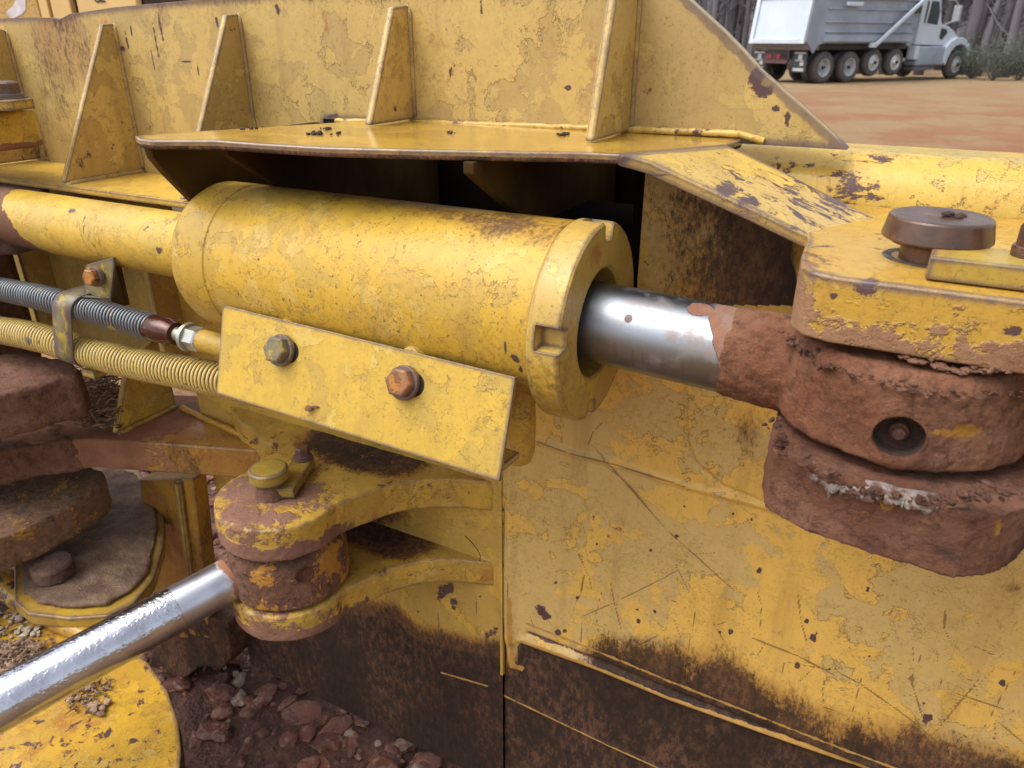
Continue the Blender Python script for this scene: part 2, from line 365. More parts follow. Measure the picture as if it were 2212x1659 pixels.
# rubble under the blade: broken wet clay and rock
mr = NT('broken_red_clay')
isl = mr.n('ShaderNodeNewGeometry').outputs['Random Per Island']
c = mr.mix(mr.ss(isl, .0, .8), (.095, .028, .015), (.17, .056, .032))
c = mr.mix(mr.ss(isl, .86, .92), c, (.30, .22, .16))
c = mr.mix(mr.ss(mr.noise(45, 6, .7), .5, .62, 0.0, .7), c, (.28, .17, .12))
c = mr.mix(mr.ss(mr.noise(30, 5, .7, mr.vadd(mr.pos, (3, 3, 3))), .5, .65, 0.0, .8), c, (.05, .012, .01))
mr.bump(mr.noise(70, 6, .7), .8, .006)
mr.out(c, mr.ss(mr.noise(18, 4, .6), .35, .65, .25, .8))
rb = MB()
def rock(mb, c, s_, seed, fl=.6):
    bm = bmesh.new(); bmesh.ops.create_icosphere(bm, subdivisions=2, radius=1)
    rot = Matrix.Rotation(random.uniform(0, 6.3), 3, 'Z') @ Matrix.Rotation(random.uniform(-.5, .5), 3, 'X')
    dims = Vector((random.uniform(.8, 1.5), random.uniform(.6, 1.1), fl * random.uniform(.6, 1.2)))
    v = []
    for q in bm.verts:
        p = q.co.copy(); m = max(abs(p.x), abs(p.y), abs(p.z)); p = p.lerp(p / m * .85, .55)
        p *= 1 + .35 * mnoise.noise(q.co * 1.7 + Vector((seed, seed * 2, 0)))
        v.append(Vector(c) + rot @ Vector((p.x * dims.x, p.y * dims.y, p.z * dims.z)) * s_)
    f = [tuple(x.index for x in fc.verts) for fc in bm.faces]; bm.free(); mb.add(v, f)
for i in range(3000):
    x = random.uniform(-2.0, -.2); y = random.uniform(.45, 1.5); s_ = random.choice((.005, .007, .009, .012, .016, .022)) * random.uniform(.7, 1.3)
    rock(rb, (x, y, gz(x, y) + s_ * random.uniform(-.1, .5) + .015 * mnoise.noise((x * 3, y * 3, 0))), s_, i)
kind(rb.build('clay_rubble', mr.m, None, False), 'stuff')

YW = .746
# ================================================================ MATERIALS for the blade
m_up = paint('upper_plate_paint', (.56, .40, .195), (.465, .33, .155), crk=.25, chips=.36, rust=.28, olive=.12, edge=.9, er=.008, patch=.52, rough=.46, seed=1, speck=.4, grime_shade=[('and', [('p', (0, YW, 1.283), (0, 0, 1), .016)], [('c', .42)]), ('and', [('s', tuple(on(1, YW, 130, 90)), .09, .06)], [('c', .46)]), ('and', [('p', (-.9, YW, 1.20), (-1, 0, .4), .15)], [('c', .30)])], grime_shade_col=(.10, .045, .03), marks=[MK(347, 58, YW, .0032, .022), MK(284, 70, YW, .0028, .010), MK(275, 92, YW, .0026, .014), MK(266, 106, YW, .006, .004), MK(338, 95, YW, .0022, .03), MK(330, 128, YW, .0018, .016), MK(400, 133, YW, .016, .0018), MK(428, 152, YW, .0022, .011), MK(468, 46, YW, .004, .009), MK(600, 20, YW, .005, .007), MK(1040, 15, YW, .0025, .012), MK(1360, 95, YW, .003, .005), MK(1225, 190, YW, .005, .003), MK(1610, 90, YW, .01, .006), MK(1634, 170, YW, .012, .016), MK(1640, 190, YW, .016, .009), MK(1675, 236, YW, .006, .004), MK(1700, 255, YW, .004, .008), MK(720, 254, YW, .016, .006), MK(60, 340, YW, .02, .006)])
m_rib = paint('rib_paint', (.60, .42, .19), (.48, .32, .12), chips=.5, rust=.2, edge=.7, er=.003, olive=.2, seed=2)
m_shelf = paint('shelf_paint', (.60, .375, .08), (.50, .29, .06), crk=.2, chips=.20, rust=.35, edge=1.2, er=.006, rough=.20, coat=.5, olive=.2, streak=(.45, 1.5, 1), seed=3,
                grime_shade=[('and', [('p', (0, 0, 1.1605), (0, 0, -1), .0008)], [('c', .72)])])
m_guard = paint('guard_flange_paint', (.64, .43, .13), (.56, .38, .14), marks=[MK(1570, 408, .625, .016, .006), MK(1610, 432, .625, .018, .005), MK(1650, 455, .63, .012, .004)], chips=.80, rust=.3, edge=1.1, er=.006, streak=(.35, 1.3, 1.3), chipscale=70, olive=.2, rough=.33, coat=.3, seed=4)
m_tube = paint('box_tube_paint', (.60, .40, .11), (.48, .36, .12), chips=.72, rust=.2, edge=0, olive=.5, chipscale=30, streak=(.7, 1.2, 1.2), seed=5, bumpd=.0025)
m_wall = paint('lower_wall_paint', (.76, .475, .155), (.63, .44, .20), crk=.35, chips=.30, rust=.10, edge=0, olive=.22, seed=6, rough=.45, patch=.55)
m_wallL = paint('left_wall_paint', (.60, .38, .10), (.50, .32, .10), chips=.2, rust=.28, edge=0, olive=.3, seed=7)
m_box = paint('box_top_paint', (.62, .40, .09), (.52, .33, .08), chips=.34, rust=.4, edge=.6, olive=.25, streak=(.4, 1.2, 1), chipscale=60, seed=8)
m_dark = plain('cavity_shade', (.004, .003, .003), .95, 0, (.009, .005, .004), 14)  # near-black colour stands in for the shade inside the recess
m_cavshade = plain('shaded_cavity_paint', (.085, .050, .014), .8, 0, (.040, .022, .009), 9)  # gusset paint darkened to carry the shade under the shelf
for m_ in (m_dark, m_cavshade): m_.node_tree.nodes['Principled BSDF'].inputs['Specular IOR Level'].default_value = .05

# ================================================================ DOZER BLADE
blade = thing('dozer_blade', 'weathered yellow bulldozer blade seen from behind with ribs, shelf and hinge lugs', 'dozer blade', (-.4, .7, 0))
YW = .746
def pts_on(ax, v, lst): return [on(ax, v, x, y) for x, y in lst]
# upper plate (top edge a little battered)
top = [(-420, 62), (-200, 50), (0, 40), (60, 37), (110, 38), (128, 42), (150, 30), (250, 15), (330, 8), (420, 0), (520, -8), (600, -14), (900, -40), (1300, -60), (1440, -45)]
poly = pts_on(1, YW, top) + pts_on(1, YW, [(1490, 2), (1560, 66), (1605, 112), (1640, 152), (1700, 205), (1760, 258), (1828, 322)])
low = [Vector((-.058, YW, 1.1605)), Vector((-.162, YW, 1.1605)), Vector((-.662, YW, 1.1605)), Vector((-.662, YW, 1.06)), Vector((-1.75, YW, 1.05))]
MB().prism(poly + low, (0, .022, 0)).build('upper_plate', m_up, blade, bevel=.0025)
# weld beads
def bead(pts, r, mat=None, parent=blade, name='weld_bead', n=90):
    pts = [Vector(p) for p in pts]; out = []; rad = []
    L = [0]
    for a, b in zip(pts, pts[1:]): L.append(L[-1] + (b - a).length)
    for i in range(n):
        d = L[-1] * i / (n - 1); j = max(k for k in range(len(L)) if L[k] <= d + 1e-9); j = min(j, len(pts) - 2)
        t = (d - L[j]) / (L[j + 1] - L[j]); p = pts[j].lerp(pts[j + 1], t)
        out.append(p + Vector((0, 0, mnoise.noise((d * 60, r * 99, 3)) * r * .3))); rad.append(r * (.85 + .4 * abs(mnoise.noise((d * 130, 1, r * 50)))))
    return MB().tube(out, rad, 8).build(name, mat or m_rib, parent, True, sharp=60)
m_bead = paint('weld_bead_paint', (.66, .45, .16), (.54, .34, .09), psc=2.5, chips=.75, rust=.6, edge=0, olive=.2, seed=10, bumpd=.002)
bead(pts_on(1, YW - .002, [(725, 262), (800, 263), (1000, 268), (1280, 277), (1500, 285), (1600, 290), (1650, 306)]), .0036, m_bead)
# ribs
def rib(xr, top_xy, bot_xy, wall_top_z, wall_bot_z, ftY=None, thick=.009):
    ft = on(0, xr, *top_xy); fb = on(0, xr, *bot_xy)
    if fb.z < wall_bot_z or xr == -.780: t_ = (wall_bot_z - ft.z) / (fb.z - ft.z); fb = ft + (fb - ft) * t_
    poly = [Vector((xr, YW - .0005, wall_bot_z)), Vector((xr, YW - .0005, wall_top_z)), Vector((xr, min(ft.y, YW - .012), ft.z)), Vector((xr, fb.y, wall_bot_z))]
    o = MB().prism(poly, (-thick, 0, 0)).build('rib', m_rib, blade, bevel=.002)
    bead([(xr - .004, YW + .004, wall_top_z + .001), (xr + .001, YW - .001, wall_top_z - .008), (xr + .001, YW - .001, wall_bot_z + .004)], .0032, m_rib, n=60)
    return o
rib(-1.275, (0, 60), (-60, 330), 1.262, 1.072)
rib(-1.020, (222, 52), (137, 400), 1.270, 1.0725)
rib(-.780, (490, 32), (432, 284), 1.279, 1.0725)
rib(-.524, (850, 15), (801, 270), 1.284, 1.1665)
rib(-.262, (1340, -60), (1283, 284), 1.305, 1.1665)
bead([(-1.019, .622, 1.066), (-1.019, .632, 1.071), (-1.019, .744, 1.071)], .0042, m_rib, n=60)
# shelf over the cylinder
ZS = 1.165
sh = [(290, 293), (300, 300), (330, 303), (460, 303), (560, 310), (700, 318), (850, 322), (1000, 325), (1150, 328), (1250, 329), (1340, 333)]
f_pts = [on(2, ZS, x, y) for x, y in sh]
b_pts = [Vector((-.150, YW - .0005, ZS)), Vector((-.565, YW - .0005, ZS)), Vector((-.60, .66, ZS)), Vector((-.645, .571, ZS)), Vector((-.668, .52, ZS))]
corner = on(2, ZS, 1570, 312)
shelf_poly = f_pts + [Vector((corner.x, corner.y, ZS))] + b_pts
TH = .0085
MB().prism(shelf_poly, (0, 0, -TH)).build('shelf', m_shelf, blade, bevel=.0022)
# bent guard flange running down to the hinge ear
def lerp(a, b, t): return Vector(a).lerp(Vector(b), t)
fa = Vector(f_pts[-1]); ba = Vector((corner.x, corner.y, ZS))
fe = on(1, .615, 1800, 536); be = on(1, .70, 1897, 474)
vs = []; N = 16
fl_f = [fa, on(1, .602, 1392, 345), on(1, .606, 1480, 385), on(1, .610, 1640, 458), fe]
bl_b = [ba, on(1, .700, 1610, 330), on(1, .702, 1690, 368), on(1, .702, 1790, 420), be]
def resample(P_, n):
    L = [0]
    for a, b in zip(P_, P_[1:]): L.append(L[-1] + (b - a).length)
    o = []
    for i in range(n):
        d = L[-1] * i / (n - 1); j = min(max(k for k in range(len(L)) if L[k] <= d + 1e-9), len(P_) - 2)
        o.append(P_[j].lerp(P_[j + 1], (d - L[j]) / (L[j + 1] - L[j])))
    return o
F_ = resample(fl_f, N); B_ = resample(bl_b, N)
v = []; f = []
for i in range(N):
    for k in range(5):
        p = F_[i].lerp(B_[i], k / 4)
        v.append(p); 
n5 = N * 5
for i in range(N):
    for k in range(5):
        p = F_[i].lerp(B_[i], k / 4); v.append(p + Vector((-.003, 0, -.0098)))
for i in range(N - 1):
    for k in range(4):
        a = i * 5 + k; f.append((a, a + 5, a + 6, a + 1)); f.append((a + n5, a + 1 + n5, a + 6 + n5, a + 5 + n5))
    a = i * 5; f.append((a, a + n5, a + 5 + n5, a + 5)); a += 4; f.append((a, a + 5, a + 5 + n5, a + n5))
for k in range(4):
    f.append((k, k + 1, k + 1 + n5, k + n5)); a = (N - 1) * 5 + k; f.append((a, a + n5, a + 1 + n5, a + 1))
mb = MB(); mb.add(v, f); mb.build('guard_flange', m_guard, blade, bevel=.002)
# weld filler between flange end and the ear
fw_ = MB(); fw_.prism([fe + Vector((-.002, .0, -.003)), be + Vector((0, 0, -.002)), be + Vector((.014, .003, -.010)), be + Vector((.018, .004, -.04)), fe + Vector((.022, .004, -.04)), fe + Vector((.013, -.001, -.010))], (-.004, 0, -.012))
lumpy(fw_.build('weld_fillet', m_guard, blade), .0022, ((.01, .004),), 2)
# round-cornered box tube behind
prof = [(.754, 1.09), (.755, 1.110)] + [(.800 - .045 * math.cos(R(a)), 1.1095 + .045 * math.sin(R(a))) for a in range(8, 91, 8)] + [(.86, 1.1535), (.86, 1.10)]
tb = MB(); a = [Vector((-.163, y, z)) for y, z in prof]; tb.prism(a, (.85, 0, 0))
tb.build('box_tube', m_tube, blade, bevel=.001)
# left box top plate
MB().box((-1.27, .682, 1.0655), (1.12, .127, .009)).build('box_top', m_box, blade, bevel=.0015)
# support gussets below the shelf
def gus(xr, poly, name='shelf_gusset', mat=m_cavshade): MB().prism([Vector((xr, y, z)) for y, z in poly], (-.011, 0, 0)).build(name, mat, blade, bevel=.0015)
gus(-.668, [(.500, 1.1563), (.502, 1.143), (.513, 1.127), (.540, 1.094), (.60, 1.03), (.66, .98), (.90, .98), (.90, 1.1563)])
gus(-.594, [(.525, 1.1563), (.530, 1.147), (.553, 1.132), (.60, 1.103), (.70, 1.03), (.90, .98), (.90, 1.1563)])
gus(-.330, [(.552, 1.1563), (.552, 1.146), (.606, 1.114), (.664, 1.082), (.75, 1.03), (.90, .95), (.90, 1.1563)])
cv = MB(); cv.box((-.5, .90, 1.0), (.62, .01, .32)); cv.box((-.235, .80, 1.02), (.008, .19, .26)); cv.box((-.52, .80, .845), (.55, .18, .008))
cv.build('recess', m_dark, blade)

# ---- lower wall with relief and its own wear marks
def seg_d(px, py, x1, y1, x2, y2):
    dx, dy = x2 - x1, y2 - y1; t = np.clip(((px - x1) * dx + (py - y1) * dy) / (dx * dx + dy * dy + 1e-9), 0, 1)
    return np.hypot(px - x1 - t * dx, py - y1 - t * dy), t
def poly_d(px, py, pts):
    d = np.full_like(px, 1e9)
    for (a, b), (c_, e) in zip(pts, pts[1:]): d = np.minimum(d, seg_d(px, py, a, b, c_, e)[0])
    return d
def nproj(X, Y, Z):
    q = np.stack([X - CAM.x, Y - CAM.y, Z - CAM.z], -1); z = q @ np.array(FW)
    return 1106 + FP * (q @ np.array(RT)) / z, 829.5 - FP * (q @ np.array(CU)) / z
def z9(pts): return [(1443.8 + x * .3472, 1082.8 + y * .3472) for x, y in pts]
def z8(pts): return [(713 + x * .3472, 1082.8 + y * .3472) for x, y in pts]
def z2(pts): return [(713 + x * .3472, 521 + y * .3472) for x, y in pts]
scr = [(z9(p), w_) for p, w_ in [
    ([(-500, -380), (0, 190), (60, 240), (430, 575)], 1.6), ([(40, 385), (130, 568)], 1.3), ([(555, 570), (580, 650), (570, 800)], 1.2),
    ([(805, 570), (825, 750), (860, 870)], 1.7), ([(520, 850), (800, 960), (1050, 1090)], 2.0), ([(1000, 1080), (960, 1150), (965, 1260)], 1.3),
    ([(1050, 1060), (1200, 1140), (1400, 1280), (1560, 1400), (1820, 1640)], 1.7), ([(1520, 880), (1525, 1000)], 1.4), ([(1500, 1080), (1530, 1180), (1580, 1340)], 2.0),
    ([(1785, 1195), (2090, 1295)], 1.6), ([(2160, 1055), (1970, 1400)], 1.4), ([(2020, 1345), (2230, 1520)], 1.8), ([(2030, 1360), (2035, 1480)], 1.3),
    ([(1725, 680), (1715, 790)], 3.2), ([(1715, 790), (1765, 890)], 1.2), ([(600, 890), (540, 980)], 1.1), ([(270, 740), (380, 930)], 1.2), ([(300, 770), (410, 735)], 1.0),
    ([(175, 650), (120, 950)], 1.1), ([(720, 1000), (700, 1130)], 1.0), ([(1930, 1110), (1690, 1400)], 1.8), ([(35, 725), (80, 870)], 1.1), ([(800, 1140), (930, 1010)], 1.0),
    ([(1610, 870), (1480, 1180)], .9), ([(2050, 1030), (1690, 1350)], .9), ([(730, 1000), (1010, 1050)], .8), ([(0, 450), (130, 330), (300, 320)], .7)]]
scr += [(z8(p), w_) for p, w_ in [
    ([(1570, 715), (1770, 630), (2070, 480), (2160, 430)], 1.3), ([(1545, 320), (1610, 470), (1630, 560)], .9), ([(1745, 500), (1770, 640), (1810, 790)], 1.3),
    ([(670, 690), (680, 800)], 1.6), ([(910, 570), (912, 700)], 1.3), ([(790, 860), (990, 915)], 1.1), ([(1515, 830), (1520, 650), (1575, 540)], .9),
    ([(2040, 835), (1870, 920)], 1.6), ([(1570, 740), (1560, 880)], 1.1), ([(1580, 460), (1560, 570)], 2.2), ([(1240, 700), (1280, 830)], .8), ([(1690, 560), (1650, 720)], .7),
    ([(1090, 0), (1078, 400), (1085, 900), (1090, 1000)], 2.4), ([(1118, 495), (1112, 640), (1120, 880)], 1.8)]]
scr += [(z2(p), w_) for p, w_ in [([(1290, 1240), (1480, 1310), (1780, 1385), (2212, 1520)], 2.0), ([(1700, 1120), (1640, 1180), (1600, 1280)], 1.4), ([(1700, 1390), (1850, 1500), (1980, 1659)], 1.4)]]
rs_ = random.Random(5)
for i in range(70):
    x0 = rs_.uniform(1240, 2210); y0 = rs_.uniform(1290 + max(0, (x0 - 1500)) * .18, 1640); a_ = R(rs_.choice((rs_.gauss(97, 10), rs_.gauss(100, 14), rs_.gauss(24, 8)))); l_ = rs_.uniform(8, 60)
    scr.append(([(x0, y0), (x0 + l_ * .5 * math.cos(a_) + rs_.gauss(0, 1.5), y0 + l_ * .5 * math.sin(a_)), (x0 + l_ * math.cos(a_), y0 + l_ * math.sin(a_))], rs_.uniform(.35, .8)))
blobs = [(*z9([(x, y)])[0], r * .3472) for x, y, r in [(860, 745, 20), (900, 850, 32), (925, 820, 16), (385, 810, 26), (805, 1020, 28), (1505, 1445, 50), (1560, 1470, 46), (1600, 1360, 36), (1625, 1350, 30), (1850, 1455, 40), (2080, 1130, 26),
         (1240, 550, 20), (565, 435, 22), (505, 700, 9), (1720, 790, 20), (690, 820, 10), (1000, 1045, 18), (1590, 1255, 12), (320, 815, 12), (55, 220, 16), (1250, 965, 9), (405, 75, 14), (520, 110, 12), (100, 30, 12)]]
blobs += [(*z8([(x, y)])[0], r * .3472) for x, y, r in [(1310, 680, 45), (1345, 710, 40), (1290, 660, 30), (1420, 820, 24), (1460, 810, 18), (1540, 600, 16), (1010, 820, 38), (1240, 690, 9), (1405, 505, 12), (1910, 680, 18), (2020, 685, 18), (1920, 745, 20), (1660, 265, 10), (1995, 305, 12),
          (720, 560, 55), (690, 590, 40), (770, 620, 34), (775, 660, 26), (810, 692, 14), (750, 540, 40), (935, 590, 14), (545, 688, 12), (1030, 800, 30), (985, 830, 30), (1075, 50, 14), (1075, 140, 12), (1075, 400, 14), (1075, 600, 16)]]
def grid_wall(name, x0, x1, zt, zb, step, mat, left):
    nx = int((x1 - x0) / step); nz = int((zt - zb) / step)
    X, Z = np.meshgrid(np.linspace(x0, x1, nx), np.linspace(zb, zt, nz)); Y = np.full_like(X, .70)
    px, py = nproj(X, Y, Z)
    def bump_(d, w_, h): return h * np.exp(-(d / w_) ** 2)
    disp = np.zeros_like(X)
    seamR = [(1103, 600), (1103, 1000), (1103, 1440)]
    crease = z2([(1290, 1240), (1480, 1310), (1780, 1385), (2212, 1520)]) + [(1650, 1092), (1800, 1150)]
    curve = [(1480, 820), (1482, 950), (1500, 1000), (1560, 1050), (1660, 1092)]
    ridge = [(1128, 1384), (1290, 1442), (1444, 1506), (1878, 1660), (2300, 1810)]
    groove = [(1140, 1369), (1300, 1432), (1444, 1492), (1843, 1648), (2300, 1812)]
    lowl = [(953, 1453), (1053, 1482), (1081, 1505), (1314, 1617), (1407, 1659), (1700, 1790)]
    if not left:
        disp += bump_(poly_d(px, py, seamR), 11, .0055) * (py < 1455)
        disp += bump_(poly_d(px, py, crease), 8, .003) - bump_(poly_d(px, py, crease) - 10, 7, .0008)
        disp += -bump_(poly_d(px, py, curve), 4, .003)
        disp += bump_(poly_d(px, py, ridge), 8, .005) - bump_(poly_d(px, py, groove), 5, .004)
        disp += bump_(poly_d(px, py, lowl), 4, .002)
        # lower band steps back slightly
        inner = np.interp(px, [p[0] for p in ridge], [p[1] for p in ridge]); disp += -.006 / (1 + np.exp(-(py - inner - 6) / 5.0))
    Y = Y - disp
    def lines(lst):
        a = np.zeros_like(X)
        for pts, w_ in lst:
            for si in range(len(pts) - 1):
                d_, t_ = seg_d(px, py, *pts[si], *pts[si + 1]); wv = w_ * 1.25 * (.55 + .75 * np.sin(np.pi * np.clip(t_, 0, 1)) ** .7)
                a = np.maximum(a, np.clip(1.15 - d_ / wv, 0, 1))
        return a
    line = lines(scr)
    chip = np.zeros_like(X)
    for bx, by, br in blobs: chip = np.maximum(chip, np.clip(1.25 - np.hypot(px - bx, (py - by) * .95) / br, 0, 1))
    clean = np.zeros_like(X); gr = np.zeros_like(X)
    if not left:
        gb_x = [1116, 1200, 1250, 1300, 1444, 1548, 1618, 1704, 1774, 1860, 1965, 2034, 2138, 2300]
        gb_y = [1560, 1540, 1450, 1410, 1425, 1440, 1475, 1528, 1558, 1592, 1590, 1622, 1640, 1690]
        gb = np.interp(px, gb_x, gb_y); gr = np.clip((py - gb + 85) / 150, 0, 1) * .88 + np.clip((py - 1330) / 500, 0, .10)
        inner = np.interp(px, [p[0] for p in ridge], [p[1] for p in ridge])
        below = (py > inner + 4) & (px > 1116 + np.clip(1400 - py, -60, 14)); gr = np.where(below, 1.0, gr)
        gr = np.where((px < 1116) & (py > 1380), np.clip((py - 1380) / 90, 0, 1), gr)
        gr = np.where((px < 1090), np.maximum(gr, np.clip((py - 1300) / 70, 0, 1) * .9), gr)
        clean = np.maximum(clean, np.clip(1.1 - poly_d(px, py, ridge) / 8, 0, 1) * .92)
        g2 = [(x, y - 21) for x, y in groove]
        clean = np.maximum(clean, np.clip(1.0 - poly_d(px, py, g2) / 9, 0, 1) * .62)
        clean = np.maximum(clean, np.clip(1.05 - poly_d(px, py, lowl) / 3.2, 0, 1) * .80)
        clean = np.maximum(clean, np.clip(1.0 - poly_d(px, py, [(1103, 1290), (1105, 1440), (1122, 1450)]) / 13, 0, 1) * .75)
        gd = np.clip(1.1 - poly_d(px, py, groove) / 4.5, 0, 1); chip = np.maximum(chip, gd * 1.1)
        # green-black streaks beside the mud-caked hinge
        gr = np.maximum(gr, np.clip(1 - np.hypot((px - 1610) / 85, (py - 930) / 130), 0, 1) * .50)
        gr = np.maximum(gr, np.clip(1 - np.hypot((px - 2190) / 60, (py - 1270) / 40), 0, 1) * .5)
        gr = np.where((py < 660) & (px > 1370), np.clip(.50 + (px - 1480) / 500, .36, .93), gr)  # wall under the guard flange: brown grime plus painted shade
    else:
        gb = np.interp(px, [480, 560, 640, 740, 850, 900, 960, 1095], [1150, 1180, 1245, 1290, 1300, 1345, 1365, 1385])
        gr = np.clip((py - gb + 30) / 70, 0, 1)
        gr = np.where(py > gb + 150, 1.0, gr)
        gr = np.maximum(gr, np.clip(1 - np.hypot((px - 820) / 110, (py - 1110) / 60), 0, 1) * .75)
        gr = np.maximum(gr, np.clip((1360 - px) / 900, 0, 1) * np.clip((py - 1060) / 120, 0, 1) * (px < 560) * 1.2)
        clean = np.maximum(clean, np.clip(1.15 - poly_d(px, py, lowl[:2]) / 3.0, 0, 1) * .8)
        gr = np.clip(gr, 0, 1)
    verts = np.stack([X.ravel(), Y.ravel(), Z.ravel()], -1)
    idx = np.arange(nx * nz).reshape(nz, nx)
    keep = np.ones((nz - 1, nx - 1), bool)
    xc = X[:-1, :-1]; zc = Z[:-1, :-1]
    if not left: keep &= ~((zc > .95) & (xc < -.229)); keep &= ~(zc > np.maximum(1.098, 1.150 - (xc + .20) * .33))
    q = np.stack([idx[:-1, :-1][keep], idx[:-1, 1:][keep], idx[1:, 1:][keep], idx[1:, :-1][keep]], -1)
    off = np.array(root_loc(blade)); me = bpy.data.meshes.new(name)
    me.vertices.add(len(verts)); me.vertices.foreach_set('co', (verts - off).ravel().astype(np.float32))
    me.loops.add(q.size); me.loops.foreach_set('vertex_index', q.ravel().astype(np.int32))
    me.polygons.add(len(q)); me.polygons.foreach_set('loop_start', np.arange(0, q.size, 4, dtype=np.int32))
    me.polygons.foreach_set('use_smooth', np.ones(len(q), bool)); me.update(calc_edges=True)
    for nm, arr in (('line', line), ('chip', chip), ('grime_shade', gr), ('clean', clean)):
        at = me.attributes.new(nm, 'FLOAT', 'POINT'); at.data.foreach_set('value', arr.ravel().astype(np.float32))
    me.materials.append(mat); o = bpy.data.objects.new(name, me); col.objects.link(o); o.parent = blade
    return o
grid_wall('lower_wall', -.388, .50, 1.155, .15, .0017, m_wall, False)
grid_wall('side_wall', -.94, -.3878, .97, .162, .0019, m_wallL, True)
MB().box((-.3879, .7000, .66), (.0040, .006, .50)).build('seam_weld', m_wallL, blade)
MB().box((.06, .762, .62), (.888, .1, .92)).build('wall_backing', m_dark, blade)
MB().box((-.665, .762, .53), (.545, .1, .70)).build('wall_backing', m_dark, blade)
# pale wall left of the tube
mp = paint('pale_wall_paint', (.52, .36, .13), (.42, .30, .11), chips=.2, rust=.3, olive=.5, edge=0, seed=11, streak=(1, 1, .5))
MB().box((-1.40, .710, .905), (.92, .02, .31)).build('side_plate', mp, blade)
for xr, p1, p2 in ((-.935, (318, 598), (352, 720)), (-1.30, (38, 530), (52, 700))):
    a = on(1, .66, *p1); MB().box((a.x, .680, 1.06 - .16), (.012, .045, .20)).build('rib', m_rib, blade, bevel=.003)

# ---- tilt-rod clevis: two flared lugs
HC = Vector((-.622, .552, 0))   # pin axis
def lug_outline():
    p = []
    p += [(-.395, .712), (-.40, .699), (-.44, .686), (-.470, .672), (-.495, .653), (-.517, .625), (-.534, .590), (-.544, .565)]
    p += arc(HC.x, HC.y, .079, -5, -195, 22)
    p += [(-.705, .60), (-.735, .635), (-.775, .66), (-.82, .67), (-.87, .70), (-.88, .712)]
    return p
mlug = lambda nm, seed, ztop: paint(nm, (.56, .35, .08), (.46, .29, .07), chips=.72, rust=.5, olive=.4, edge=.45, er=.004, seed=seed, bumpd=.0022,
     mud=[('and', [('s', (HC.x, HC.y - .01, ztop - .03), .098, .05)], [('p', (0, 0, ztop - .02), (0, 0, -1), .02), ('c', .58)]), ('and', [('s', (HC.x, HC.y, ztop - .02), .19, .03)], [('c', .33)])], mudcol=((.165, .080, .052), (.225, .115, .078)), mudw=.42, grime_shade=[('and', [('p', (0, .64, 0), (0, 1, 0), .03)], [('and', [('up', .5, .9, 1.0)], [('s', (-.60, .68, ztop), .10, .05)])])])
def lug(zt, zb, mat, name='clevis_lug'):
    o = MB().prism([Vector((x, y, zt)) for x, y in lug_outline()], (0, 0, zb - zt)).build(name, mat, blade, bevel=.003)
    return o
mu = mlug('upper_lug_paint', 12, .736); ml_ = mlug('lower_lug_paint', 13, .606)
lumpy(lug(.736, .690, mu), .0022, ((.03, .0022), (.006, .0010)), 1)
lumpy(lug(.606, .566, ml_), .0022, ((.03, .003), (.006, .0012)), 1)

# ---- left hinge brackets
m_bracket = paint('left_bracket_paint', (.50, .27, .055), (.38, .20, .05), chips=.35, rust=.7, olive=.3, edge=.5, seed=14, mud=[('p', (-.93, .6, .7), (-1, 0, 0), .12)], mudw=.5, bumpd=.003, grime_shade=[('c', .38)])
ft = pts_on(2, .70, [(0, 925), (0, 962), (190, 948), (400, 962), (563, 974), (600, 940), (600, 860), (330, 850), (150, 800), (-150, 850), (-200, 960)])
MB().prism(ft, (0, 0, -.052)).build('side_flange', m_bracket, blade, bevel=.004)
m_mudearth = mudmat('caked_mud', yel=.12)
gp = [on(2, .701, 250, 930), on(0, on(2, .701, 250, 930).x, 300, 815)]
g0 = on(2, .7005, 252, 938)
MB().prism([g0, Vector((g0.x, g0.y + .045, .80)), Vector((g0.x + .0, .705, .83)), Vector((g0.x, .705, .7005))], (-.012, 0, 0)).build('gusset', m_box, blade, bevel=.002)
bead([g0 + Vector((.006, 0, .002)), Vector((g0.x + .006, .70, .703))], .0042, m_box, n=40)
bead([Vector((g0.x + .02, .70, .703)), on(2, .703, 560, 958)], .005, paint('orange_bead', (.5, .26, .06), (.4, .18, .05), rust=.7, edge=0, seed=15), n=60)
# upright behind the disc
m_post = paint('upright_paint', (.46, .25, .05), (.34, .18, .045), chips=.3, rust=.75, olive=.3, edge=.6, seed=16, grime_shade=[('c', .33)], streak=(1, 1, .35))
a1 = on(1, .66, 300, 1035); a2 = on(1, .66, 415, 1035); a3 = on(1, .66, 455, 1380); a4 = on(1, .66, 330, 1380)
MB().prism([a1, a2, a3, a4], (0, .03, 0)).build('upright', m_post, blade, bevel=.004)
b1 = on(1, .655, 385, 1040); b2 = on(1, .655, 405, 1200); b3 = on(1, .655, 425, 1340)
MB().tube([b1, b2, b3], .007, 8).build('upright_edge', m_box, blade, True)
# lower corner casting under the rod, bottom-left of the wall
m_low = paint('lower_corner_paint', (.3, .17, .04), (.2, .11, .035), chips=.5, rust=.8, olive=.6, edge=.3, seed=17, grime_shade=[('c', .85)], bumpd=.004)
cn_ = pts_on(1, .66, [(330, 1400), (440, 1330), (492, 1345), (500, 1420), (480, 1445), (430, 1440), (380, 1480), (350, 1520), (300, 1520)])
lumpy(MB().prism(cn_, (0, .10, 0)).build('lower_corner', m_low, blade), .004, ((.04, .008),), 3)

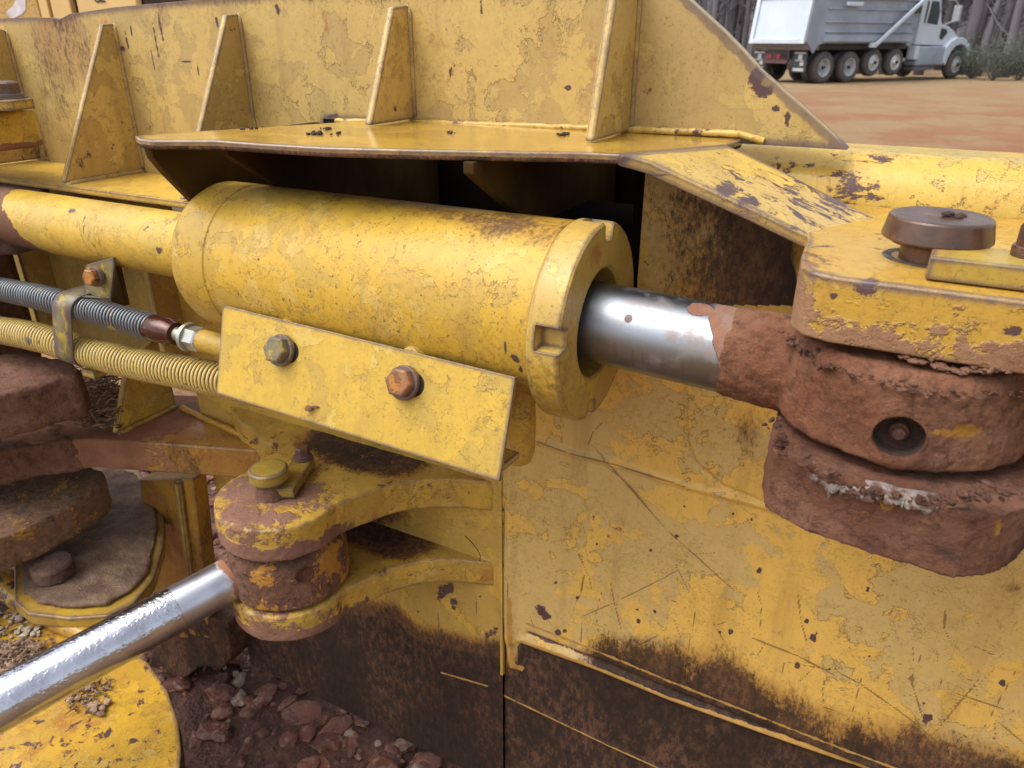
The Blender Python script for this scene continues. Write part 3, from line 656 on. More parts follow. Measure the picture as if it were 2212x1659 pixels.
# ---- right hinge ears
ear_mud = [('p', (0, 0, 1.088), (0, 0, -1), .012), ('s', (-.058, .52, 1.09), .04, .02)]
m_ear = paint('upper_ear_paint', marks=[MK(1880, 605, .5, .007, .010), MK(1868, 625, .5, .009, .006), MK(1800, 640, .5, .003, .003), MK(2190, 715, .5, .006, .004)], c1=(.58, .335, .045), c2=(.50, .30, .06), chips=.62, rust=.4, olive=.45, edge=1.1, er=.005, seed=18, chipscale=30, bumpd=.004,
              mud=[('and', [('p', (0, .5, 1.092), (0, 0, -1), .022)], [('c', .56)]), ('s', (-.064, .53, 1.085), .032, .018)], mudw=.85, mudcol=((.20, .095, .048), (.29, .16, .085)))
ZE = 1.1125
ear = [(.50, .755), (-.10, .755), (-.075, .66), (-.063, .60), (-.060, .55), (-.056, .52), (-.047, .506), (-.03, .500), (.50, .500)]
ec = Vector((.021, .574, 0))
o = MB().prism([Vector((x, y, ZE)) for x, y in ear], (0, 0, -.045)).build('hinge_ear', m_ear, blade, bevel=.0025)
m_lear = mudmat('lower_ear_mud', (.215, .088, .048), (.32, .155, .100), yel=.10, iron=.25, bd=.006)
le = [(.19, .755), (-.05, .755), (-.056, .64), (-.060, .58), (-.057, .52)] + [(q.x, q.y) for q in (on(2, .936, x, y) for x, y in ((1652, 1096), (1750, 1150), (1850, 1185), (1950, 1215), (2060, 1247), (2130, 1243), (2180, 1223), (2212, 1193), (2300, 1100)))]
o = MB().prism([Vector((x, y, .985)) for x, y in le], (0, 0, -.05)).build('hinge_ear', m_lear, blade)
lumpy(o, .0017, ((.04, .003), (.008, .0022), (.0035, .0016)), 1)

# ================================================================ ANGLE CYLINDER
cyl = thing('hydraulic_cylinder', 'big yellow hydraulic cylinder with castellated gland nut and chrome rod under the shelf', 'hydraulic cylinder', (-.45, .574, .95))
CY, CZ = .574, 1.03
XA = Vector((1, 0, 0))
m_barrel = paint('barrel_paint', grime_shade=[('and', [('p', (-.42, CY - .005, CZ + .062), (.12, .45, 1), .022)], [('c', .46)]), ('and', [('p', (0, .515, .985), (0, 0, -1), .03)], [('c', .30)])], grime_shade_col=(.06, .045, .018), c1=(.58, .365, .065), c2=(.50, .325, .075), chips=.34, rust=.08, olive=1.0, edge=0, rough=.46, seed=20, coat=.06, marks=[MK(735, 472, .515, .0045, .006), MK(1115, 775, .498, .005, .006), MK(1126, 798, .500, .0028, .008), MK(1095, 750, .497, .0015, .007), MK(650, 420, .53, .003, .002), MK(1008, 610, .495, .0012, .0022), MK(560, 560, .50, .002, .0016), MK(905, 640, .494, .0018, .0014), MK(700, 700, .496, .003, .0012)], patch=.5, speck=.8)  # barrel top: shelf shade painted in together with dirt; lower flank darkened too
lathe_o = Vector((0, CY, CZ))
b = MB().lathe(lathe_o, XA, [(-.676, .030), (-.676, .062), (-.674, .070), (-.668, .0765), (-.660, .0802), (-.618, .0802), (-.6165, .0790), (-.6060, .0788), (-.603, .0800), (-.2485, .0800)], 160)
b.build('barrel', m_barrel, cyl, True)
# gland nut with notches
m_gland = paint('gland_paint', (.58, .37, .08), (.50, .33, .09), chips=.38, rust=.35, olive=.8, edge=.35, er=.003, seed=21)
GZc = 1.0245
def gland():
    n = 360; x0, x1 = -.248, -.218; ro, ri = .0878, .0480
    v = []; f = []; m = 10
    for k in range(n):
        a = 2 * math.pi * k / n; deg = math.degrees(a)   # 0 = towards the camera, 90 = up
        nt = any(abs((deg - q + 180) % 360 - 180) < 6.6 for q in (8, 98, 188, 278)); rn = .0735 if nt else ro
        for x, r_ in ((x0, .078), (x0, .0855), (x0 + .0035, ro), (x0 + .0085, ro), (x0 + .0092, rn), (x1 - .002, rn), (x1, rn - .002), (x1, ri + .002), (x1 - .002, ri), (x1 - .045, ri)):
            v.append(Vector((x, CY - r_ * math.cos(a), GZc + r_ * math.sin(a))))
    for k in range(n):
        k2 = (k + 1) % n
        for j in range(m - 1): f.append((k * m + j, k2 * m + j, k2 * m + j + 1, k * m + j + 1))
    mb = MB(); mb.add(v, f); return mb
gland().build('gland_nut', m_gland, cyl, True, bevel=.0007, sharp=28)
MB().lathe(Vector((-.2470, CY, GZc)), XA, [(0, .033), (0, .0476)], 64, cap=False).build('rod_seal', plain('seal_black', (.015, .013, .012), .5), cyl, True)
# chrome rod
s = NT('chrome_rod')
mv = s.mask([('p', (-.104, CY, CZ - .01), (1, 0, .5), .013), ('s', (-.128, CY - .01, CZ + .034), .014, .01)])
mm = s.ss(s.math('ADD', mv, s.math('MULTIPLY', s.math('SUBTRACT', s.noise(38, 5, .6, None, .4), .5), 1.1)), .48, .53)
c = s.mix(s.ss(s.noise(25, 4, .6, s.vmul(s.pos, (.3, 1, 1))), .4, .7), (.28, .30, .33), (.21, .22, .245))
mc = s.mix(s.ss(s.noise(30, 5, .6), .35, .65), (.20, .088, .052), (.28, .135, .085))
c = s.mix(mm, c, mc)
film = s.math('MULTIPLY', s.ss(s.noise(28, 5, .65, s.vadd(s.pos, (2, 1, 1))), .48, .62), s.ss(s.plane((-.19, CY, CZ), (1, 0, .4)), -.02, .05, 0.0, .6))
c = s.mix(film, c, (.23, .16, .12))
mark = s.ss(s.dist(tuple(on(1, .543, 1356, 683)), (1, 1, .8)), .0042, .0052, 1.0, 0.0)
c = s.mix(mark, c, (.12, .06, .045))
# wiper witness bands
bands = None
for (bx, by, bw, bh) in ((1333, 752, .0022, .009), (1371, 768, .0020, .010), (1392, 768, .0016, .010), (1437, 785, .0026, .010), (1478, 790, .0016, .009)):
    q = on(1, .545, bx, by); bb = s.ss(s.dist(tuple(q), (1, .2, bw / bh)), bw * .9, bw * 1.15, .45, 0.0); bands = bb if bands is None else s.math('MAXIMUM', bands, bb)
c = s.mix(bands, c, (.22, .20, .18))
s.bump(s.math('ADD', s.math('MULTIPLY', mm, s.math('ADD', .8, s.noise(120, 6, .7))), s.math('MULTIPLY', s.noise(400, 2, .5), .03)), .7, .003)
s.out(c, s.math('MAXIMUM', s.ss(s.noise(18, 3, .5), .3, .7, .30, .42), s.math('MAXIMUM', s.math('MULTIPLY', mm, .85), s.math('MULTIPLY', film, .7))), s.math('SUBTRACT', 1.0, s.math('MAXIMUM', mm, s.math('MAXIMUM', mark, film))))
m_chrome = s.m
rdir = Vector((.24, 0, -.0105)).normalized(); rod0 = Vector((-.29, CY, 1.0285))
MB().lathe(rod0, rdir, [(0, .0352), (.235, .0352)], 128).build('rod', m_chrome, cyl, True)
# rod eye caked in mud
m_eye = mudmat('rod_eye_mud', (.255, .102, .052), (.34, .162, .092), yel=.62, iron=.10, bd=.005, yelmask=[('s', tuple(on(1, .495, 2075, 933)), .026, .012, (1, .6, 3.6)), ('s', tuple(on(1, .495, 1800, 865)), .009, .006), ('c', .72)])
e = MB()
e.lathe(Vector((ec.x, ec.y, .992)), (0, 0, 1), [(0, .082), (.003, .086), (.058, .086), (.068, .080)], 64)
e.lathe(rod0 + rdir * .184, rdir, [(0, .0352), (.006, .0368), (.04, .0385), (.08, .040)], 48)
o = e.build('rod_eye', m_eye, cyl)
lumpy(o, .0017, ((.03, .005), (.008, .0024), (.003, .0015)), 1)
hp = on(1, .4895, 1942, 945); hn = Vector((hp.x - ec.x, hp.y - ec.y, 0)).normalized()
cut = MB().lathe(hp - hn * .016, hn, [(0, .0150), (.04, .0168)], 40).build('cutter', None, None)
cut.location = -Vector(cyl.location)
bo_ = o.modifiers.new('recess', 'BOOLEAN'); bo_.object = cut; bo_.operation = 'DIFFERENCE'; bo_.solver = 'FAST'
cut.parent = None
def bake(o):
    bpy.context.view_layer.update(); me = bpy.data.meshes.new_from_object(o.evaluated_get(bpy.context.evaluated_depsgraph_get()))
    o.modifiers.clear(); o.data = me
cut.location = (0, 0, 0); bake(o); bpy.data.objects.remove(cut)
# hole boss (recess ring) with grease fitting
m_hole = plain('recess_dirt', (.035, .018, .013), .9, 0, (.07, .035, .024), 60, .004, .8)
h = MB().lathe(hp + hn * .0005, -hn, [(0, .0162), (.004, .0155), (.0150, .0148), (.0152, .0)], 40, cap=False)
hb = h.build('grease_recess', m_hole, cyl, True)
MB().lathe(hp - hn * .0148, hn, [(0, .0065), (.006, .0060), (.007, .0042), (.011, .0042), (.0125, .0028), (.013, 0)], 16, cap=False).build('grease_fitting', mudmat('fitting_mud', (.12, .055, .04)), hb, True)

# tail tube and eye (left)
m_tail = paint('tail_tube_paint', (.61, .40, .08), (.54, .365, .09), chips=.30, rust=.12, olive=.35, edge=0, rough=.42, coat=.15, seed=22, chipscale=34, marks=[MK(255, 437, .54, .011, .0045), MK(277, 452, .54, .009, .007), MK(293, 470, .538, .005, .004), MK(300, 492, .536, .008, .006), MK(263, 462, .538, .004, .010), MK(170, 470, .538, .0028, .010), MK(135, 458, .538, .014, .0035), MK(345, 540, .536, .008, .007), MK(180, 492, .538, .0016, .010)],
               mud=[('p', (-1.00, CY, CZ - .01), (-1, 0, -1.1), .035)], mudcol=((.13, .06, .035), (.2, .10, .06)), mudw=.35)
MB().lathe(lathe_o, XA, [(-1.12, .0385), (-.665, .0385)], 96).build('tail_tube', m_tail, cyl, True)
e = MB(); e.lathe(Vector((-1.13, CY, .985)), (0, 0, 1), [(0, .075), (.075, .075)], 48)
lumpy(e.build('tail_eye', mudmat('tail_eye_mud', (.12, .06, .045), (.2, .11, .08), yel=.05), cyl), .004, ((.03, .006),), 1)
# bosses
for x_ in (-.515, -.365):
    e = MB(); e.lathe(Vector((x_, .535, .985)), (0, -.35, .2), [(0, .018), (.028, .016)], 24)
    e.lathe(Vector((x_, .500, .9905)), (0, -1, .1), [(-.01, .013), (.007, .011)], 24)
    lumpy(e.build('boss', m_gland, cyl), .0018, ((.008, .002),), 3)
# cover plate bolted on the front
m_cover = paint('cover_plate_paint', (.53, .345, .062), (.46, .305, .066), crk=.5, chips=.36, rust=.12, olive=.3, edge=.6, er=.003, rough=.5, coat=.05, psc=1.4, seed=23, patch=.58, speck=.5)
TL = Vector((-.593, .490, 1.0035)); TR = Vector((-.2575, .490, .9985)); BR = Vector((-.252, .457, .9185)); BL = Vector((-.585, .457, .9275))
pn_ = (TR - TL).cross(BL - TL).normalized()
if pn_.y > 0: pn_ = -pn_
def pp(px, py):  # sight line meets the cover plate
    d = ray(px, py); t = (TL - CAM).dot(pn_) / d.dot(pn_); return CAM + d * t
poly = [pp(480, 667), pp(486, 660), pp(1113, 815), pp(1078, 1040), pp(470, 851), pp(467, 846)]
mb = MB(); mb.prism(poly, -pn_ * .0045)
cover = mb.build('cover_plate', m_cover, cyl, bevel=.0008)
m_slot = plain('slot_dark', (.012, .009, .007), .9)
m_bz = paint('zinc_bolt_yellow', (.40, .29, .06), (.10, .11, .10), psc=5, chips=.35, rust=.05, olive=.6, edge=.8, er=.002, seed=24, chipscale=120, patch=.42)
m_br = paint('rusty_bolt', (.44, .17, .025), (.085, .032, .02), psc=5, chips=.35, rust=.9, olive=.1, edge=.9, er=.002, seed=25, chipscale=140, patch=.45)
hd = (TR - TL).normalized(); vd = pn_.cross(hd)
for (bx, by, m_, af) in ((612, 757, m_bz, .0235), (877, 827, m_br, .0235)):
    c_ = pp(bx, by); sp_ = []
    for t in range(24):
        a = 2 * math.pi * t / 24; ex = .004 if math.cos(a) > 0 else -.001
        sp_.append(c_ + hd * (.0045 + ex + .0108 * math.cos(a)) + vd * .0108 * math.sin(a) + pn_ * .0003)
    MB().prism(sp_, -pn_ * .0002).build('slot', m_slot, cover)
    hexbolt(cover, c_ + pn_ * .0045, pn_, af, .010, m_, .0155, .003)
# mud smear on the plate
sm = MB(); rock(sm, pp(670, 880) + pn_ * .0002, .0065, 5, .25); rock(sm, pp(682, 878) + pn_ * .0002, .004, 9, .25)
sm.build('mud_smear', mudmat('smear', (.17, .085, .06)), cover)
# bleed port stub behind the plate corner
lumpy(MB().lathe(Vector((-.290, .560, .985)), (0, 0, -1), [(0, .016), (.10, .016), (.112, .012), (.117, .004)], 28).build('port_stub', m_gland, cyl), .0022, ((.01, .001),), 2)
# second flange beneath the cover
fl = [pp(520, 868) + Vector((0, .012, 0)), pp(1062, 1040) + Vector((0, .012, 0)), pp(1062, 1048) + Vector((0, .05, .0)), pp(530, 880) + Vector((0, .05, 0))]
MB().prism(fl, (0, .0, .006)).build('lower_flange', m_gland, cyl)

# ================================================================ RIGHT HINGE PIN and retainer
pin = thing('hinge_pin', 'brown domed steel pin head standing on the right hinge ear', 'pin', (.021, .574, 1.0))
m_pin = paint('brown_steel', (.085, .042, .026), (.06, .034, .024), chips=.3, rust=.35, olive=0, edge=.5, er=.003, rough=.34, coat=.35, seed=26, speck=.2, patch=.5, bumpd=.0008)
for nd in m_pin.node_tree.nodes: pass
s = NT('pin_steel'); c = s.mix(s.ss(s.noise(35, 5, .65), .35, .62), (.060, .034, .024), (.11, .052, .030)); c = s.mix(s.ss(s.noise(60, 5, .7, s.vadd(s.pos, (4, 0, 0))), .56, .66, 0.0, .8), c, (.20, .085, .035))
c = s.mix(s.ss(s.noise(22, 4, .6, s.vadd(s.pos, (0, 5, 0))), .55, .7, 0.0, .8), c, (.035, .032, .038))
s.bump(s.noise(90, 5, .6), .4, .0012); s.out(c, s.ss(s.noise(30, 3, .5), .3, .7, .22, .45), .25, .3); m_pin = s.m
MB().lathe(Vector((ec.x, ec.y, 1.04)), (0, 0, 1), [(0, .0205), (.086, .0205)], 48).build('shaft', m_pin, pin, True)
MB().lathe(Vector((ec.x, ec.y, 1.1245)), (0, 0, 1), [(0, .028), (.0035, .0345), (.0175, .0318), (.0186, .0305), (.0187, .0)], 72, cap=False).build('pin_head', m_pin, pin, True, bevel=.0008, sharp=25)
gr_ = MB().lathe(Vector((ec.x - .004, ec.y + .004, ZE - .002)), (0, 0, 1), [(.0022, .0270), (.0028, .025), (.0022, .021)], 40, cap=False)
gr_.build('grease_ring', plain('grey_grit', (.22, .19, .16), .8, 0, (.05, .045, .04), 120, .004, .9), pin, True)
kl = thing('retainer_plate', 'yellow rusty retainer bar with brown bolts locking the right hinge pin', 'retainer plate', (.1, .53, ZE))
m_keep = paint('retainer_paint', (.52, .36, .08), (.42, .30, .08), chips=.42, rust=.75, olive=.8, edge=1.0, er=.003, seed=27, chipscale=60)
kp = [on(2, ZE + .0215, x, y) for x, y in ((2003, 532), (2016, 524))]
MB().prism([Vector((.018, .517, ZE + .001)), Vector((.020, .560, ZE + .001)), Vector((.33, .560, ZE + .001)), Vector((.33, .517, ZE + .001))], (0, 0, .0145)).build('bar', m_keep, kl, bevel=.0015)
hexbolt(kl, (.0745, .548, ZE + .019), (0, 0, 1), .019, .017, m_pin, .0125, .0035)
hexbolt(kl, (.098, .66, ZE + .003), (0, 0, 1), .024, .022, m_pin, .016, .0035)
# clod on the pin head
cl = MB()
for i in range(7): rock(cl, (ec.x + .006 + random.uniform(-.005, .006), ec.y - .002 + random.uniform(-.004, .004), 1.1435 + random.uniform(0, .002)), random.uniform(.0015, .003), i)
tag(cl.build('dirt_clod', plain('dark_dirt', (.05, .025, .016), .9, 0, None, 90), None), 'small dark clod of dirt lying on the brown pin head', 'dirt clod')

# bark strip wedged between eye and lower ear
s = NT('bark'); c = s.mix(s.ss(s.noise(60, 5, .7, s.vmul(s.pos, (1, 1, 3))), .4, .6), (.30, .25, .22), (.11, .065, .05)); s.bump(s.noise(150, 5, .7), 1, .003); s.out(c, .85)
bk = MB(); base = [(1752, 1012), (1795, 1040), (1850, 1052), (1900, 1058), (1940, 1072), (1985, 1078), (2030, 1084)]
bp = resample([on(1, .465 + .004 * abs(i - 4), x, y) for i, (x, y) in enumerate(base)], 60)
bv = []; bf = []
for i, p in enumerate(bp):
    hgt = .003 + .009 * max(0, mnoise.noise((i * .23, 1, 0)) + .25) * (1 if i > 4 else .4); out_ = Vector((0, -.003 - .005 * abs(mnoise.noise((i * .4, 9, 0))), 0))
    t1 = p + Vector((0, .006, .003)); t2 = p + out_ * .5; t3 = p + out_ + Vector((.002 * mnoise.noise((i * .7, 3, 1)), 0, -hgt * .5)); t4 = t3 + Vector((0, -.001 + .004 * mnoise.noise((i * .5, 5, 5)), -hgt * .5))
    bv += [t1, t2, t3, t4]
    if i: a = (i - 1) * 4; bf += [(a + j, a + j + 1, a + j + 5, a + j + 4) for j in range(3)]
o = bk.add(bv, bf).build('bark_strip', s.m, None, True); m_ = o.modifiers.new('thick', 'SOLIDIFY'); m_.thickness = .0012
tag(o, 'torn grey bark strip squeezed under the muddy rod eye', 'bark')
# crumbly mud ridge along eye rims
def crumbs(name, pts, n, s0, s1, mat, sp=.004, fl=.8):
    mb = MB(); pts = resample([Vector(p) for p in pts], n)
    for i, p in enumerate(pts): rock(mb, p + Vector((random.gauss(0, sp), random.gauss(0, sp), random.gauss(0, sp * .6))), (s0 + (s1 - s0) * random.random() ** 2.2), i * 1.3, fl)
    return mb.build(name, mat, None, True, sharp=50)
m_crumb = mudmat('crumb_mud', (.12, .052, .035), (.22, .11, .07), iron=.2)
rim = [on(1, .470, 1668, 905), on(1, .472, 1690, 960), on(1, .468, 1730, 995), on(1, .466, 1770, 1020), on(1, .466, 1850, 1055), on(1, .466, 1960, 1080), on(1, .466, 2060, 1080), on(1, .468, 2200, 1055)]
tag(kind(crumbs('mud_crumbs', rim, 240, .0006, .0034, m_crumb, .0034, .6), 'stuff'), 'crumbly brown mud packed along the joint of the right hinge', 'mud')
rim2 = [(ec.x + .0865 * math.cos(R(a)), ec.y + .0865 * math.sin(R(a)), 1.052) for a in range(200, 330, 10)]
tag(kind(crumbs('mud_crumbs', rim2, 230, .0005, .0024, m_crumb, .0030, .5), 'stuff'), 'dry mud crust on the upper rim of the right rod eye', 'mud')
rim3 = [on(1, .503, x, y) for x, y in ((1950, 768), (1985, 778), (2035, 790), (2060, 802), (2120, 798), (2200, 800))]
tag(kind(crumbs('mud_crumbs', rim3, 150, .0006, .0034, mudmat('tan_mud', (.27, .13, .08), (.34, .18, .11)), .0016, .6), 'stuff'), 'tan mud crust hanging under the yellow hinge ear', 'mud')

# ================================================================ TILT CYLINDER ROD
tilt = thing('tilt_rod', 'wet chrome piston rod reaching from the muddy clevis to the lower left', 'hydraulic rod', (HC.x, HC.y, .60))
P0 = on(1, .520, 540, 1240); P0 = Vector((-.655, .510, .640)); 
near = on(1, .484, 482, 1259); farp = CAM + ray(0, 1521) / FP * .795
ax_ = (farp - near).normalized(); start = near - ax_ * .045
s = NT('wet_chrome')
q = s.vmul(s.pos, (1, 1, 1))
vor = s.n('ShaderNodeTexVoronoi'); vor.inputs['Scale'].default_value = 190; s.put(vor.inputs['Vector'], s.vadd(s.pos, s.vmul(s.noise(90, 2, .5, None, 0, True), (.007, .007, .007)))); 
size_n = s.noise(45, 3, .6)
drop = s.math('MULTIPLY', s.ss(vor.outputs['Distance'], .25, .52, 1.0, 0.0), s.ss(size_n, .36, .46))
big_ = s.ss(s.noise(60, 3, .5, s.vadd(s.pos, (9, 3, 1)), .6), .49, .53)
small = s.ss(s.noise(520, 2, .5), .55, .62)
xx = s.n('ShaderNodeSeparateXYZ'); s.put(xx.inputs[0], s.geo.outputs['Normal'])
topm = s.ss(xx.outputs[2], -.15, .35); beyond = s.ss(s.plane(tuple(start + ax_ * .105), tuple(ax_)), -.0005, .0005)
hgt = s.math('MAXIMUM', s.math('MULTIPLY', s.math('MAXIMUM', drop, s.math('MULTIPLY', big_, .15)), topm), s.math('MULTIPLY', small, .10))
hgt = s.math('MULTIPLY', hgt, beyond)
c = s.mix(s.ss(s.noise(30, 4, .6), .35, .7), (.54, .56, .62), (.42, .42, .47))
rust_end = s.ss(s.math('ADD', s.plane(tuple(start + ax_ * .042), tuple(ax_)), s.math('MULTIPLY', s.math('SUBTRACT', s.noise(60, 4, .6), .5), .02)), -.001, .003, 1.0, 0.0)
c = s.mix(rust_end, c, (.26, .11, .055)); s.bump(hgt, .24, .0010)
s.out(c, s.mix(rust_end, s.mix(beyond, (.34,) * 3, (.17,) * 3), (.8,) * 3), s.math('SUBTRACT', 1.0, rust_end))
m_wet = s.m
RR = .0282
MB().lathe(start, ax_, [(0, RR * .985), (.1045, RR * .985), (.105, RR * 1.03), (.9, RR * 1.03)], 96).build('rod', m_wet, tilt, True, sharp=60)
m_teye = mudmat('tilt_eye_mud', (.17, .080, .050), (.225, .115, .078), yel=.62, iron=.10, bd=.0035, yelmask=[('p', (HC.x - .015, HC.y, .655), (1, 0, -.6), .03)])
e = MB(); e.lathe(Vector((HC.x, HC.y, .609)), (0, 0, 1), [(0, .070), (.003, .074), (.060, .074), (.070, .066), (.074, .055)], 64)
e.lathe(start - ax_ * .02, ax_, [(0, .040), (.030, .036), (.056, .0284)], 40)
o = e.build('rod_eye', m_teye, tilt); lumpy(o, .0018, ((.03, .0035), (.006, .0018), (.003, .0008)), 1)
hp2 = Vector((HC.x, HC.y, 0)) + Vector((math.cos(R(-62)), math.sin(R(-62)), 0)) * .0715; hp2 = Vector((hp2.x, hp2.y, .648))
d_ = ray(657, 1240).normalized()
# cross hole of the eye
best = None
for k in range(2000):
    p = CAM + d_ * (.7 + k * .0002)
    if (Vector((p.x, p.y, 0)) - HC).length < .0762: best = p; break
hn2 = (Vector((best.x, best.y, 0)) - HC).normalized()
MB().lathe(best + hn2 * .0012, -hn2, [(0, .0118), (-.0004, .0105), (.002, .0098), (.004, .0)], 32, cap=False).build('cross_hole', plain('hole_rust', (.05, .02, .012), .9, 0, (.10, .035, .018), 80), tilt, True)
# its pin
tp = thing('clevis_pin', 'small yellow-green button-head pin in the muddy clevis with a keeper', 'pin', (HC.x, HC.y, .6))
m_tp = paint('clevis_pin_paint', (.42, .28, .05), (.30, .22, .05), chips=.40, rust=.4, olive=.9, edge=.9, er=.003, seed=30, chipscale=60)
cpin = on(2, .776, 578, 1008)
pc = Vector((cpin.x, cpin.y, 0))
MB().lathe(Vector((pc.x, pc.y, .70)), (0, 0, 1), [(0, .0215), (.042, .0205), (.05, .0175), (.060, .0175)], 40).build('shaft', mudmat('pin_mud', (.2, .10, .065), (.27, .15, .1), yel=.1), tp, True)
MB().lathe(Vector((pc.x, pc.y, .759)), (0, 0, 1), [(0, .022), (.0015, .0238), (.0135, .0238), (.0158, .0215), (.016, 0)], 48, cap=False).build('pin_head', m_tp, tp, True, sharp=25)
k1 = on(2, .752, 610, 1055); k2 = on(2, .752, 655, 990)
kd = (k2 - k1).normalized(); kn = Vector((-kd.y, kd.x, 0)) * .0135
kpoly = [k1 - kn, k1 + kn * .8 - kd * .003] + [k2 + kn * math.cos(R(a)) + kd * .0135 * math.sin(R(a)) for a in range(0, 181, 20)]
kpp = MB().prism([Vector((p.x, p.y, .752)) for p in kpoly], (0, 0, -.013)).build('keeper', m_tp, tp, bevel=.001)
hexbolt(kpp, (k2.x, k2.y, .7565), (0, 0, 1), .0165, .013, paint('clevis_bolt', (.16, .06, .035), (.11, .05, .035), chips=.3, rust=.6, edge=.6, seed=31, olive=.6), .0125, .003)
# soil film and cracks on upper lug
mlm = mudmat('lug_soil', (.20, .105, .07), (.28, .16, .11), iron=.05)
rimt = [on(1, .49, x, y) for x, y in ((475, 1165), (500, 1180), (560, 1192), (640, 1180), (720, 1150), (762, 1120))]
tag(kind(crumbs('mud_crumbs', [(HC.x + .071 * math.cos(R(a)), HC.y + .071 * math.sin(R(a)), .687) for a in range(185, 335, 10)], 240, .0006, .0026, mlm, .002), 'stuff'), 'mud crust between the upper clevis lug and the rod eye', 'mud')

# ================================================================ HOSES
def hose(name, label, pts, R_, wr, pitch, mat, matc, ang0=0):
    t = thing(name, label, 'hydraulic hose', tuple(pts[0]), 'spring-wrapped hydraulic hoses')
    P_ = [Vector(p) for p in pts]
    # catmull curve
    cu = []
    for i in range(len(P_) - 1):
        p0 = P_[max(i - 1, 0)]; p1 = P_[i]; p2 = P_[i + 1]; p3 = P_[min(i + 2, len(P_) - 1)]
        for k in range(20):
            u = k / 20; cu.append(.5 * ((2 * p1) + (p2 - p0) * u + (2 * p0 - 5 * p1 + 4 * p2 - p3) * u * u + (3 * p1 - p0 - 3 * p2 + p3) * u ** 3))
    cu.append(P_[-1]); L = sum((b - a).length for a, b in zip(cu, cu[1:]))
    MB().tube(cu, R_ - wr * 1.6, 16).build('inner_hose', matc, t, True)
    turns = L / pitch; n = int(turns * 20); cs = resample(cu, n); out = []; u = None
    for i, p in enumerate(cs):
        tg_ = (cs[min(i + 1, n - 1)] - cs[max(i - 1, 0)]).normalized()
        if u is None: u = tg_.orthogonal().normalized()
        u = (u - tg_ * u.dot(tg_)).normalized(); w_ = tg_.cross(u); a = ang0 + 2 * math.pi * turns * i / n
        rj = R_ + .0012 * mnoise.noise((i * .009, R_ * 100, 0)); out.append(p + (u * math.cos(a) + w_ * math.sin(a)) * rj)
    sm_ = MB().tube(out, wr, 6).build('spring_guard', mat, t, True, sharp=None)
    return t, cu
def wire(name, a, b_, f):
    s = NT(name); g = s.ss(s.noise(34, 5, .65, s.vadd(s.pos, (f, 0, 0))), .5 - f * .25, .56 - f * .25)
    g = s.math('MULTIPLY', g, s.ss(s.noise(300, 3, .6), .32, .42))
    c = s.mix(g, a, b_); c = s.mix(s.ss(s.noise(90, 4, .6), .6, .7, 0.0, .5), c, (.10, .05, .03)); s.bump(s.noise(400, 3, .6), .3, .0005); return s.out(c, .45, s.math('MULTIPLY', s.math('SUBTRACT', 1.0, g), .6))
m_w1 = wire('grey_spring', (.17, .18, .19), (.42, .31, .12), -.5)
m_w2 = wire('yellow_spring', (.20, .20, .18), (.48, .34, .10), .72)
m_rub = plain('hose_rubber', (.02, .02, .022), .6, 0, (.05, .045, .04), 40)
HY = .525
up_pts = [on(1, HY, x, y) for x, y in ((-140, 592), (0, 624), (80, 641), (160, 661), (250, 685), (330, 708), (392, 724))]
lo_pts = [on(1, HY, x, y) for x, y in ((-140, 690), (0, 713), (90, 730), (180, 757), (280, 783), (380, 801), (480, 822), (580, 846))]
h1, c1 = hose('hydraulic_hose', 'upper grey spring-wrapped hose ending in a brown crimp collar and hex nut', up_pts[:-1], .0150, .00175, .0056, m_w1, m_rub)
h2, c2 = hose('hydraulic_hose', 'lower yellow-painted spring-wrapped hose running behind the bolted cover plate', lo_pts, .0182, .0021, .0062, m_w2, m_rub, 1)
hdir = (up_pts[-1] - up_pts[-2]).normalized(); cp = up_pts[-2]
s = NT('brown_crimp'); c = s.mix(s.noise(50, 4, .6), (.045, .012, .009), (.075, .022, .014)); s.bump(s.noise(60, 3, .6), .5, .0015); s.out(c, .16, .3)
MB().lathe(cp - hdir * .004, hdir, [(0, .0150), (.010, .0158), (.032, .0156), (.036, .0135), (.044, .0130), (.046, .0085)], 40).build('crimp_collar', s.m, h1, True, sharp=30)
m_zinc = metal('zinc_nut', (.36, .38, .38), .32, .7, (.42, .36, .20))
MB().lathe(cp + hdir * .04, hdir, [(0, .0085), (.03, .0085)], 24).build('stem', m_zinc, h1, True)
hexb = hexbolt(h1, cp + hdir * .060, hdir, .0255, .022, m_zinc, name='hex_nut')
MB().lathe(cp + hdir * .082, hdir, [(0, .0128), (.07, .0128)], 24).build('adapter', m_cover, h1, True)
# clamp strap round both hoses
clampt = thing('hose_clamp', 'grey and yellow steel strap clamp holding both spring-wrapped hoses', 'hose clamp', tuple(on(1, HY, 165, 720)))
m_strap = paint('strap_paint', (.40, .31, .08), (.15, .15, .13), psc=2.2, chips=.55, rust=.12, olive=.6, edge=1.1, er=.003, seed=33, chipscale=50, patch=.36, bumpd=.0008)
u_c = on(1, HY, 163, 662); l_c = on(1, HY, 172, 753); cd_ = (l_c - u_c).normalized()
hx = (up_pts[4] - up_pts[2]).normalized()
wdir = hx; fdir = wdir.cross(cd_).normalized()
if fdir.y > 0: fdir = -fdir
r1, r2 = .0182, .0212
prof = []
tabtop = Vector(on(1, .545, 222, 600))
loop = [u_c - cd_ * r1 - fdir * (r1 + .012)]
loop += [u_c - cd_ * r1 - fdir * .004]
for a in range(-80, 1, 16): loop.append(u_c + fdir * r1 * math.cos(R(a)) + cd_ * r1 * math.sin(R(a)))
loop.append((u_c + l_c) / 2 + fdir * (r1 + .0015))
for a in range(0, 91, 15): loop.append(l_c + fdir * r2 * math.cos(R(a)) + cd_ * r2 * math.sin(R(a)))
